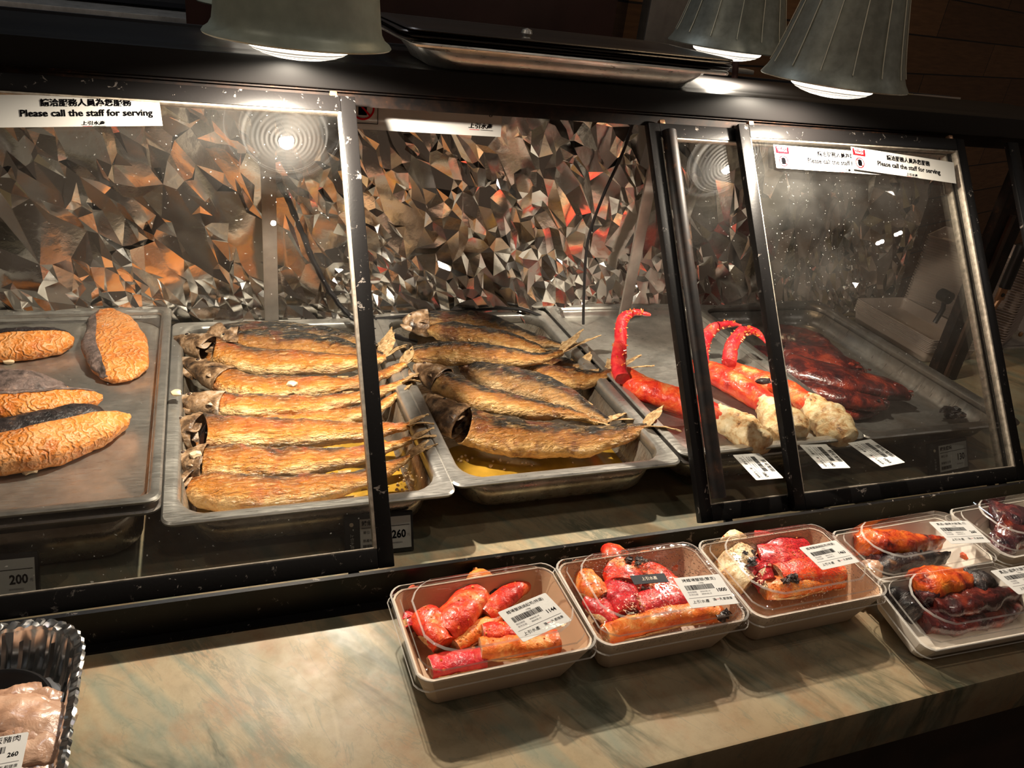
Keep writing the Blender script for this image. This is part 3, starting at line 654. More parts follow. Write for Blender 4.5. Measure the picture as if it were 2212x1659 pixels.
# ------------------------------------------------------------------ grilled mackerel
def c2(x, y, z): return pz(350 + x / 3.403, 660 + y / 3.403, z)
def c3(x, y, z): return pz(860 + x / 3.16, 640 + y / 3.16, z)
def fish(label, group, cv, P_, tails, a=.026, b=.015, roll=14, skin='skinA', seed=1, head=True, cut=.21, fins=True, name='grilled_mackerel', wid=None, gap=0):
    P_ = [cv(*p) for p in P_]; tl = [cv(*p) for p in tails]
    root = P_[0].copy(); root.z = min(p.z for p in P_) - b
    t = thing(name, label, 'grilled fish', root, group=group)
    W = wid or [(0, a * .10), (.05, a * .40), (.12, a * .72), (.22, a * .95), (.40, a), (.6, a * .86), (.8, a * .50), (.93, a * .22), (1, a * .17)]
    T = [(0, b * .15), (.05, b * .55), (.12, b * .85), (.25, b), (.45, b * .98), (.65, b * .8), (.85, b * .45), (1, b * .24)]
    u0 = cut if head else 0
    v, f, uv = loft(P_, W, T, u0, 1, 78, 36, roll, amp=.0030, fr=34, seed=seed, cap=False, power=.88, slant0=(.030 if gap else .010) if head else 0, amp2=.0011)
    b_ = B().add(v, f, uv); b_.build('body', skin, t, world=True, solid=.0014 if head else 0, angle=60)
    if head:
        v, f, uv = loft(P_, W, T, u0 + .05, u0 + .052, 1, 24, roll, off=-.004, cap=True); B().add(v, f, uv).build('gill_cavity', 'cavity', t, world=True)
        rnd = random.Random(seed)
        ax = crom(P_, cut * .6); tdir = (crom(P_, cut) - crom(P_, 0)).normalized()
        # skull with a flared gill cover
        WH = [(0, a * .14), (cut * .25, a * .42), (cut * .55, a * .72), (cut * .82, a * .93), (cut + .02, a * (.86 if gap else 1.03))]; TH = [(0, b * .22), (cut * .25, b * .5), (cut * .55, b * .85), (cut * .85, b * 1.12), (cut + .02, b * (1.0 if gap else 1.14))]
        v, f, uv = loft([p + Vector((0, .0, .002)) for p in P_], WH, TH, 0, cut - .008 if gap else cut + .022, 26, 28, roll + 3, amp=.0009, fr=70, seed=seed + 9, cap=False, power=.92, amp2=.0006); B().add(v, f, uv).build('head', 'head', t, world=True, solid=.0016, angle=50)
        sd = Vector((0, 1, 0)); sd = (sd - tdir * sd.dot(tdir)).normalized(); up = sd.cross(tdir); up = up if up.z > 0 else -up
        # lower jaw
        j0 = crom(P_, cut * .55) - sd * a * .66 - up * b * .3; j1 = P_[0] - sd * a * .42 - tdir * .002 - up * b * .1; jm = (j0 + j1) / 2 - sd * .004
        v, f, uv = loft([j1, jm, j0], [(0, .0022), (.5, .0055), (1, .006)], [(0, .0015), (.6, .0035), (1, .004)], 0, 1, 12, 12, roll, amp=.0006, fr=120, seed=seed); B().add(v, f, uv).build('lower_jaw', 'head', t, world=True)
        e = crom(P_, cut * .45) + sd * a * .10 + up * (b * .70)
        ey = B().ball(e, .0064, sc=(1, 1, .75)).build('eye', 'eye', t, world=True); B().ball(e + up * .0036 - sd * .001, .0030, sc=(1, 1, .7)).build('pupil', 'cavity', ey, world=True)
        g0 = crom(P_, cut * .95) - sd * a * .35 + up * b * .80
        bb = B(); mg = frame4(g0, tdir, sd); bb.loops([[mg @ Vector((.010 * math.cos(q) * k, .013 * math.sin(q) * k, .0022 * (1 - k) + .002 * math.sin(q * 3) * k)) for q in [2 * PI * i / 20 for i in range(20)]] for k in (1, .75, .5, .2)], cap1=True); bb.build('gill_cover', 'head', t, world=True, solid=.0009)
    # forked tail
    base = P_[-1]; td = (P_[-1] - P_[-2]).normalized(); r2 = random.Random(seed * 3)
    bb = B()
    for q in tl:
        n = 9; L = []
        for i in range(n + 1):
            k = i / n; c_ = base.lerp(q, k) + Vector((0, 0, .003 * math.sin(PI * k))) - td * .004 * (1 - k); w = (.0045 + .0085 * math.sin(PI * min(1, k * 1.05 + .1)) ) * (1 - k ** 4 * .8); d_ = (q - base).normalized(); s_ = d_.cross(Vector((0, 0, 1))).normalized(); s_ = (s_ + Vector((0, 0, .55))).normalized()
            L.append([c_ + s_ * w * math.cos(an) + s_.cross(d_).normalized() * .0012 * math.sin(an) + Vector((r2.gauss(0, .0005), r2.gauss(0, .0005), r2.gauss(0, .0005))) for an in [2 * PI * j / 10 for j in range(10)]])
        bb.loops(L, cap0=True, cap1=True)
    bb.build('tail_fin', 'tail', t, world=True, angle=80)
    if fins:
        for u, ln in ((.46, .012), (.74, .008)):
            c_ = crom(P_, u); tt = (crom(P_, u + .02) - crom(P_, u - .02)).normalized(); s_ = (Vector((0, 1, 0)) - tt * tt.y).normalized()
            o_ = c_ + s_ * interp(W, u) * .93 + Vector((0, 0, interp(T, u) * .30)); m = frame4(o_, tt, s_ + Vector((0, 0, .35)))
            B().prism([(-ln, -.002), (ln * 1.2, -.002), (ln * 1.6, .004), (ln * .3, .0055), (-ln * .4, .0065)], .0008, m).build('back_fin', 'tail', t, world=True)
    return t
g2 = 'mackerel in the pan under the left door edge'; g3 = 'mackerel in the middle pan'
# left pan, from the back to the front
fish('mackerel with a charred black back, rearmost in the golden pan', g2, c2, [(330, 300, -.012), (560, 235, -.008), (1000, 235, -.006), (1400, 270, -.004), (1600, 310, .0)], [(1660, 250, .012), (1680, 330, .004)], .030, .016, 22, 'skinC', 2, cut=.16)
fish('brown mackerel with dark red burnt spots, second from the back of the golden pan', g2, c2, [(420, 270, .004), (700, 275, .006), (1050, 300, .006), (1400, 345, .006), (1630, 370, .008)], [(1690, 160, .030), (1800, 290, .012)], .027, .013, 24, 'skinB', 3, cut=.12)
fish('mackerel with a torn belly and red burnt ridge, third from back of golden pan', g2, c2, [(90, 250, -.006), (330, 320, -.004), (700, 415, -.002), (1100, 425, .0), (1470, 415, .004), (1640, 380, .008)], [(1705, 200, .028), (1790, 300, .014)], .0265, .016, 8, 'skinA', 4, cut=.22, gap=1)
fish('mackerel whose round eye shows, tail bent upward, middle of golden pan', g2, c2, [(150, 400, -.010), (380, 520, -.010), (650, 610, -.008), (1000, 600, -.008), (1450, 565, -.004), (1790, 430, .006)], [(1840, 300, .026), (1900, 340, .014)], .024, .015, 6, 'skinA', 5, cut=.25)
fish('thin mackerel with a purple burn, just below the one whose tail bends upward', g2, c2, [(80, 700, -.018), (350, 730, -.016), (700, 745, -.014), (1100, 735, -.014), (1480, 670, -.010), (1780, 560, .0)], [(1890, 500, .010), (1900, 560, .004)], .022, .014, 4, 'skinA', 6, cut=.24)
fish('lowest lying mackerel with only its tail end free, in the golden pan', g2, c2, [(300, 810, -.030), (700, 850, -.028), (1150, 830, -.026), (1550, 770, -.020), (1740, 640, -.010)], [(1850, 570, .0), (1840, 600, -.004)], .019, .012, 4, 'skinA', 7, head=False)
fish('plump mackerel with a wide open dark gill, third from front of golden pan', g2, c2, [(60, 900, -.020), (260, 930, -.018), (500, 945, -.016), (1000, 940, -.016), (1480, 930, -.012), (1820, 880, -.002)], [(1960, 800, .008), (2000, 870, .004)], .029, .018, 8, 'skinA', 8, cut=.22, gap=1)
fish('shiny gold mackerel second from the front of the golden pan', g2, c2, [(90, 1150, -.028), (300, 1175, -.024), (520, 1160, -.022), (900, 1165, -.022), (1400, 1110, -.018), (1830, 990, -.006)], [(2000, 900, .006), (2015, 960, .002)], .029, .018, 6, 'skinA', 9, cut=.20)
fish('front mackerel of the golden pan, its gill end lying in oil', g2, c2, [(140, 1300, -.038), (330, 1350, -.034), (600, 1385, -.032), (1000, 1365, -.032), (1480, 1270, -.026), (1830, 1110, -.010)], [(1960, 990, .004), (2030, 1020, .0)], .027, .017, 4, 'skinA', 10, cut=.10)
# middle pan
fish('dull brown mackerel lying across the back of the middle pan, its head raised', g3, c3, [(30, 170, .010), (230, 190, .008), (560, 190, .004), (850, 280, .0), (1120, 335, -.002)], [(1210, 300, .006), (1260, 330, .0)], .028, .014, 20, 'skinC', 11, cut=.20)
fish('light brown mackerel behind the long one, second from the back of the middle pan', g3, c3, [(200, 230, .008), (500, 265, .008), (800, 320, .006), (1010, 380, .004)], [(1080, 385, .004)], .024, .013, 18, 'skinB', 12, head=False)
fish('small tailed mackerel whose dark tail stands up at the right of the middle pan', g3, c3, [(700, 430, -.020), (950, 455, -.018), (1150, 470, -.016), (1270, 480, -.012)], [(1310, 380, .010), (1330, 480, -.006)], .018, .012, 12, 'skinC', 13, head=False)
fish('mackerel at the right of the middle pan whose sandy tail touches the crab leg', g3, c3, [(850, 500, -.014), (1100, 555, -.012), (1300, 565, -.008), (1480, 515, .004)], [(1660, 400, .026), (1750, 475, .014), (1430, 425, .014)], .025, .015, 6, 'skinB', 14, head=False)
fish('longest brown mackerel, lying straight across the back half of the middle pan', g3, c3, [(60, 400, .016), (300, 390, .016), (600, 400, .016), (900, 425, .014), (1120, 385, .014)], [(1265, 225, .034), (1385, 268, .020)], .025, .014, 10, 'skinB', 15, head=False, wid=[(0, .010), (.1, .018), (.3, .025), (.6, .021), (.85, .010), (1, .005)])
fish('mackerel with a big blackened patch on its back, centre of the middle pan', g3, c3, [(420, 480, .0), (700, 560, .002), (1000, 640, .002), (1250, 760, -.004), (1440, 860, -.010)], [(1560, 800, -.004), (1690, 850, -.006)], .030, .015, 16, 'skinC', 16, head=False)
fish('orange bellied mackerel with its eye socket showing, lying aslant in the middle pan', g3, c3, [(110, 480, .004), (280, 570, .004), (520, 680, .002), (860, 760, .0), (1150, 800, -.006), (1380, 865, -.014)], [(1530, 930, -.016)], .024, .015, 8, 'skinB', 17, cut=.20)
fish('front mackerel of the middle pan, gold bellied with a forked sandy tail', g3, c3, [(215, 680, -.012), (360, 830, -.014), (600, 925, -.018), (950, 975, -.022), (1300, 985, -.022), (1560, 930, -.012), (1700, 885, .0)], [(1810, 745, .022), (1935, 920, .008)], .033, .019, 12, 'skinB', 18, cut=.235, gap=1)

# crumbs, oil
def lumps(name, label, cat, spots, cv, r, mat, group=None, n=1):
    for i, p in enumerate(spots):
        c_ = cv(*p); b_ = B(); b_.ball(c_ + Vector((0, 0, r * .5)), r, n=2, sc=(1.2, 1, .6), amp=.5, seed=i); o = b_.build(name, mat); tag(o, label[i] if isinstance(label, list) else label, cat, group)
pan_oil = B(); pan_oil.loops([rrect(.262, .20, .035, 0, n=8)], cap1=True); o = pan_oil.build('cooking_oil', 'oil', smooth=False); o.location = (.162, .125, -.0595); tag(o, 'pool of yellow cooking oil at the front of the golden mackerel pan', 'oil', kind='stuff')
pan_oil = B(); pan_oil.loops([rrect(.262, .14, .035, 0, n=8)], cap1=True); o = pan_oil.build('cooking_oil', 'oil', smooth=False); o.location = (.490, .110, -.0600); tag(o, 'thin film of yellow oil at the front of the middle pan', 'oil', kind='stuff')
rnd = random.Random(11); b_ = B()
for cx_, cy_, sx_, n in ((1340, 760, 60, 30), (1640, 1040, 60, 26), (440, 1130, 40, 6), (1490, 900, 30, 14), (80, 1230, 40, 10), (900, 1150, 200, 10)):
    for k in range(n):
        q = c3(cx_ + rnd.gauss(0, sx_), cy_ + rnd.gauss(0, 22), -.058 if cx_ > 100 else -.002); b_.ball(q, rnd.uniform(.0010, .0030), n=1, amp=.5, seed=k)
tag(b_.build('crumbs', 'crumb'), 'sandy brown fish crumbs scattered in the middle pan', 'crumbs', kind='stuff')
b_ = B()
for k in range(40):
    q = c2(rnd.uniform(1660, 2000), rnd.uniform(1080, 1280), -.030); q.z = -.050; b_.ball(q, rnd.uniform(.0008, .0026), n=1, amp=.5, seed=k)
tag(b_.build('crumbs', 'crumb'), 'fish crumbs at the right front of the golden mackerel pan', 'crumbs', kind='stuff')
lumps('garlic_chip', ['pale chip lying at the left edge of the golden mackerel pan', 'small white chip among the fish heads of the golden pan', 'white flake lying on the mackerel whose tail bends up'], 'garlic chip', [(110, 655, .012), (250, 1110, -.006), (960, 590, .012)], c2, .0062, 'garlic', 'pale chips in the golden mackerel pan')

# ------------------------------------------------------------------ salmon
def c1(x, y, z): return pz(x / 4.1475, 650 + y / 4.1475, z)
def fillet(label, P_, a, b, roll, seed, skin=(15, 100), power=.8, mat='salmon', smat='salmon_skin', wid=None, cv=c1, off=.0008, name='grilled_salmon_piece', cat='grilled salmon', group='grilled salmon pieces on the left tray', sname='skin', side=(0, 1, 0)):
    P_ = [cv(*p) for p in P_]; rt = P_[0].copy(); rt.z = min(p.z for p in P_) - b
    t = thing(name, label, cat, rt, group=group)
    W = wid or [(0, a * .75), (.1, a * .95), (.4, a), (.7, a * .85), (.9, a * .5), (1, a * .1)]; T = [(0, b * .9), (.5, b), (.8, b * .85), (1, b * .25)]
    v, f, uv = loft(P_, W, T, 0, 1, 50, 30, roll, amp=.0020, fr=55, seed=seed, power=power, amp2=.0006, side=side); B().add(v, f, uv).build('flesh', mat, t, world=True, angle=60)
    if skin:
        v, f, uv = loft(P_, W, T, .02, .96, 50, 12, roll, skin[0], skin[1], off, .0020, 55, seed, power=power, amp2=.0006, side=side); B().add(v, f, uv).build(sname, smat, t, world=True, angle=60)
    return t
fillet('salmon piece with black charred top edge, at the back left of the salmon tray', [(-300, 420, .022), (0, 400, .022), (300, 380, .022), (520, 360, .020), (660, 345, .018)], .026, .016, 20, 1, (20, 75), smat='char')
# the wide cutlet with a grey skin band
fillet('wide salmon cutlet with a broad grey skin band, back right of the salmon tray', [(960, 130, .014), (1010, 260, .016), (1040, 430, .016), (1075, 590, .014), (1030, 720, .010)], .040, .013, 0, 2, (8, 62), .8, wid=[(0, .016), (.15, .033), (.45, .043), (.75, .036), (.92, .022), (1, .006)], side=(-1, .25, 0))
fillet('salmon piece with speckled brown skin on top, left middle of salmon tray', [(-250, 770, .026), (0, 770, .026), (250, 790, .024), (450, 805, .018), (610, 795, .013)], .030, .012, 14, 3, (-20, 120), mat='salmon', smat='salmon_skin')
fillet('salmon piece with white flakes, just behind the charred topped one', [(-300, 980, .022), (0, 965, .022), (350, 945, .022), (650, 900, .020), (915, 870, .016)], .023, .016, 16, 4, (40, 70))
fillet('salmon piece of dark charred skin lying along the back of the front piece', [(-250, 1220, .028), (100, 1190, .028), (450, 1120, .026), (750, 1040, .022), (950, 1010, .016)], .024, .013, 14, 5, (-30, 130), smat='char')
fillet('longest salmon piece at the front of the salmon tray', [(-300, 1400, .024), (0, 1370, .024), (350, 1310, .024), (700, 1210, .022), (950, 1120, .020), (1155, 1040, .016)], .027, .019, 16, 6, None)
lumps('garlic_chip', ['large pale garlic slice at the left edge of the salmon tray', 'tiny pale crumb in front of the longest salmon piece'], 'garlic chip', [(90, 550, .004), (270, 1535, .004)], c1, .0075, 'garlic', 'pale chips on the salmon tray')

# ------------------------------------------------------------------ crab legs
def crableg(label, tip, thick, joint, r, seed, mat='crab', grp='crab legs on the shallow tray', cv=pz, spikes=True, jr=None, name='king_crab_leg', cat='crab leg'):
    A = [cv(*p) for p in tip]; C_ = [cv(*p) for p in thick]; J = [cv(*p) for p in joint]
    rt = C_[0].copy(); rt.z = min(p.z for p in C_) - r; t = thing(name, label, cat, rt, group=grp)
    v, f, uv = loft(A, [(0, .0022), (.25, .0075), (.5, .0105), (.8, .0125), (1, .012)], [(0, .002), (.3, .006), (1, .0105)], 0, 1, 44, 20, 0, amp=.0014, fr=90, seed=seed, side=(1, .3, 0), amp2=.0008); B().add(v, f, uv).build('claw_segment', 'crab_deep' if mat == 'crab' else mat, t, world=True, angle=60)
    if spikes:
        bb = B(); rnd = random.Random(seed)
        for k in range(46):
            u = .12 + .86 * rnd.random(); c_ = crom(A, u); tt = (crom(A, min(1, u + .02)) - crom(A, u - .02)).normalized(); s_ = tt.cross(Vector((0, -.3, 1))).normalized(); up = s_.cross(tt)
            an = rnd.choice((0, PI, rnd.uniform(0, PI))) + rnd.gauss(0, .2); d_ = s_ * math.cos(an) + up * abs(math.sin(an)); rr = .0035 + .0075 * min(1, u * 1.6)
            bb.tube([c_ + d_ * rr * .8, c_ + d_ * (rr + .0026)], [.0019, .0005], 6)
        bb.build('spines', 'crab_orange', t, world=True)
    v, f, uv = loft(C_, [(0, r * .62), (.1, r * .85), (.45, r), (.85, r * .95), (1, r * .8)], [(0, r * .5), (.4, r * .8), (1, r * .75)], 0, 1, 48, 28, 0, amp=.0018, fr=60, seed=seed + 3, amp2=.0007); B().add(v, f, uv).build('leg_segment', mat, t, world=True, angle=60)
    jr = jr or r * 1.15
    v, f, uv = loft(J, [(0, jr * .7), (.3, jr), (.7, jr * 1.05), (.92, jr * .85), (1, jr * .4)], [(0, jr * .6), (.5, jr * .85), (.9, jr * .7), (1, jr * .3)], 0, 1, 40, 28, 0, amp=.0045, fr=55, seed=seed + 7, amp2=.0016); B().add(v, f, uv).build('shoulder_joint', 'crab_cream', t, world=True, angle=60)
    return t
crableg('crab leg at the left, its claw bent up over the back of the tray', [(1405, 680, .075), (1372, 675, .078), (1345, 692, .070), (1340, 740, .048), (1336, 790, .030), (1345, 818, .022)], [(1335, 800, .010), (1390, 838, .010), (1470, 868, .010), (1560, 905, .008)], [(1545, 895, .008), (1590, 920, .008), (1625, 945, .006), (1655, 970, .002)], .0235, 1)
crableg('crab leg in the middle, partly behind the pull handle', [(1600, 703, .060), (1570, 700, .062), (1535, 715, .055), (1518, 745, .042), (1515, 785, .028)], [(1500, 785, .014), (1560, 815, .014), (1620, 848, .012), (1672, 885, .010)], [(1655, 875, .010), (1680, 900, .010), (1700, 925, .008), (1710, 948, .003)], .0235, 2, jr=.029)
crableg('crab leg at the right, its claw arching over and black burnt at the middle', [(1655, 740, .045), (1630, 716, .058), (1600, 720, .058), (1580, 750, .044), (1575, 785, .028)], [(1565, 790, .012), (1640, 822, .012), (1710, 850, .012), (1760, 885, .010)], [(1745, 870, .010), (1775, 895, .010), (1800, 920, .008), (1825, 955, .003)], .021, 3, jr=.026)
for (px, py2, z, lb) in ((1650, 823, .034, 'black burnt flake on the right crab leg'),):
    b_ = B().ball(pz(px, py2, z - .004), .013, sc=(1.2, .5, .35), amp=.4); tag(b_.build('burnt_flake', 'char'), lb, 'burnt flake')

# ------------------------------------------------------------------ dark glazed squid in the right pan
def cd_(x, y, z): return pz(1412 + x / 2.765, 600 + y / 2.765, z)
gq = 'dark glazed squid in the right pan'
for i, (lb, P_, a, b) in enumerate([
    ('dark squid at the back of the right pan, beneath the others', [(700, 330, -.030), (850, 360, -.028), (1000, 430, -.026), (1150, 510, -.028)], .040, .013),
    ('dark squid along the right side of the pile in the right pan', [(780, 430, -.018), (950, 470, -.016), (1120, 520, -.016), (1270, 560, -.022)], .036, .014),
    ('squid at the left of the pile with a pale bubbly edge', [(640, 440, -.016), (760, 540, -.014), (900, 640, -.014), (1030, 720, -.020)], .030, .013),
    ('red brown squid on top of the pile, its pointed end to the right', [(780, 520, .000), (960, 570, .002), (1150, 620, .002), (1380, 660, -.006), (1545, 705, -.016)], .038, .016),
    ('reddest squid at the front of the pile in the right pan', [(900, 640, -.012), (1050, 690, -.010), (1220, 730, -.012), (1400, 760, -.024)], .030, .014),
    ('low squid at the very front left of the pile in the right pan', [(920, 700, -.028), (1060, 770, -.028), (1200, 800, -.030), (1340, 790, -.034)], .022, .010)]):
    t = fillet(lb, P_, a, b, 6, 30 + i, None, .85, 'glaze', cv=cd_, name='glazed_squid', cat='grilled squid', group=gq)
    bb = B(); Q = [cd_(*p) for p in P_]; rnd = random.Random(i)
    for k in range(16):
        u = rnd.random(); c_ = crom(Q, u); bb.ball(c_ + Vector((0, rnd.uniform(-.8, .8) * a * .7, b * .75)), rnd.uniform(.003, .006), sc=(1.4, 1, .5), amp=.5, seed=k)
    bb.build('glaze_blisters', 'glaze', t, world=True)
bb = B(); rnd = random.Random(4); c_ = cd_(1770, 835, -.030)
for k in range(9): bb.ball(c_ + Vector((rnd.gauss(0, .009), rnd.gauss(0, .007), rnd.uniform(0, .014))), rnd.uniform(.006, .010), sc=(1.3, .8, .7), amp=.9, seed=k)
tag(bb.build('burnt_tentacle', 'char'), 'burnt black tentacle scrap alone at the front right of the right pan', 'grilled squid')

# ------------------------------------------------------------------ stickers and price labels
def sticker_mat(px, z, flip=False):        # four pixels TL TR BR BL on a level sheet at height z
    q = [pz(x, y, z) for x, y in px]; c_ = sum(q, Vector()) / 4; x = (q[1] - q[0] + q[2] - q[3]).normalized(); y = Vector((0, 0, 1)).cross(x)
    w = ((q[1] - q[0]).length + (q[2] - q[3]).length) / 2; h = abs(((q[0] + q[1]) / 2 - (q[2] + q[3]) / 2).dot(y)); return frame4(c_, x, y), w, h
def print_label(m, w, h, parent, title, price, lname='label', sub='Grilled'):
    bb = B(); bb.loops([[m @ p for p in rrect(w, h, .0018, z_)] for z_ in (0, .0003)], cap0=True, cap1=True); lb = bb.build(lname, 'paper', parent, world=bool(parent), smooth=False)
    def T(x, y): return m @ Matrix.Translation((x * w, y * h, .0005))
    n = max(4, len(title)); text(title, min(h * .17, w * .86 / n), T(0, .37), 'ink', lb, 'title')
    text('(100g)', h * .055, T(0, .26), 'ink', lb, 'subtitle')
    rnd = random.Random(len(title) + len(price)); bb = B(); x = -.38
    while x < .20:
        bw = rnd.choice((.006, .006, .011, .016)); bb.boxm(T(x + bw / 2, .13), (bw * w, h * .16, .0001)); x += bw + rnd.choice((.006, .010, .012))
    bb.build('barcode', 'ink', lb, world=True, smooth=False)
    text(price, h * .15, T(.33, -.02), 'ink', lb, 'price', xs=.9, bold=h * .004)
    text('保存期限', h * .06, T(-.30, -.02), 'ink_soft', lb, 'small_print'); text('2024.05.14', h * .06, T(-.02, -.02), 'ink', lb, 'date')
    text('有效日期', h * .06, T(-.30, -.10), 'ink_soft', lb, 'small_print'); text('2024.05.15', h * .06, T(-.02, -.10), 'ink', lb, 'date')
    bb = B(); bb.boxm(T(0, -.20), (w * .88, h * .006, .0001)); bb.build('rule_line', 'ink_soft', lb, world=True, smooth=False)
    text('上引水產', h * .11, T(-.24, -.33), 'ink', lb, 'logo', shear=.15); text('漁', h * .10, T(.06, -.31), 'ink', lb, 'slogan'); text('一', h * .10, T(.13, -.31), 'red', lb, 'slogan'); text('天,都健康', h * .09, T(.30, -.31), 'ink', lb, 'slogan', xs=.9)
    return lb
def free_label(px, z, lb, price):
    m, w, h = sticker_mat(px, z); m = m @ Matrix.Rotation(math.radians(-90), 4, 'Z'); t = print_label(m, h, w, None, '鱈場蟹腳', price); t.name = 'price_sticker'; tag(t, lb, 'sticker', 'white barcode stickers on the rim of the crab tray')
free_label(((1586, 983), (1640, 979), (1692, 1033), (1630, 1038)), .0085, 'white barcode sticker on the crab tray rim, next to the pull handle', '1063')
free_label(((1728, 962), (1786, 959), (1836, 1012), (1775, 1012)), .0085, 'middle one of the white barcode stickers on the crab tray rim', '1083')
free_label(((1835, 956), (1888, 948), (1948, 1000), (1900, 1011)), .0085, 'white barcode sticker on the crab tray rim, nearest the grey squid pan', '1093')

def price_tag(lb, x, y, w, price, rz=0, tilt=62, left=True, title='鯖魚鹽燒'):
    h = w * .60; m = Matrix.Translation((x, y, MZ + .0015)) @ Matrix.Rotation(math.radians(rz), 4, 'Z') @ Matrix.Rotation(math.radians(tilt), 4, 'X') @ Matrix.Translation((0, h / 2, 0))
    t = thing('electronic_price_tag', lb, 'price tag', mat4=m.copy(), group='electronic price tags in the case')
    B().box((0, 0, -.004), (w, h, .008), bev=.002).build('housing', 'rubber', t)
    sx = w * .09; B().box((sx, 0, .0003), (w * .74, h * .78, .0006)).build('screen', 'screen', t, smooth=False)
    def T(a, b): return m @ Matrix.Translation((a * w, b * h, .0009))
    text(title, h * .13, T(-.10, .28), 'ink', t, 'title', bold=.0001); bb = B(); bb.boxm(T(.09, .17), (w * .70, h * .012, .0001)); bb.build('rule_line', 'ink', t, world=True, smooth=False)
    text(price, h * .27, T(.28, -.05), 'ink', t, 'price', xs=.85, bold=.0004); text('元', h * .08, T(.42, -.08), 'ink_soft', t, 'currency'); text('單位: EA', h * .08, T(-.15, .06), 'ink', t, 'small_print'); text('原產地:台灣', h * .08, T(-.12, -.14), 'ink', t, 'small_print')
    bb = B(); rnd = random.Random(5); xx = -.24
    while xx < .02: bw = rnd.choice((.003, .006)); bb.boxm(T(xx, -.28), (bw * w, h * .10, .0001)); xx += bw + .005
    bb.build('barcode', 'ink', t, world=True, smooth=False); text('000980002', h * .06, T(.25, -.25), 'ink_soft', t, 'small_print')
    text('上引水產', h * .09, T(-.40, -.12) @ Matrix.Rotation(math.radians(-90), 4, 'Z'), 'paper', t, 'side_print')
    bb = B(); bb.prism([(.0025 * math.cos(k * PI / 8), .0025 * math.sin(k * PI / 8)) for k in range(16)], .0003, T(-.40, .28)); bb.build('round_logo', 'cream', t, world=True, smooth=False)
price_tag('black framed price tag reading 260 behind the left door edge', .236, -.020, .083, '260', -2)
price_tag('black framed price tag reading 200 at the far left of the case', -.165, -.018, .083, '200', -2)
price_tag('black framed price tag reading 130 in front of the dark squid pan', 1.176, -.006, .092, '130', 6)

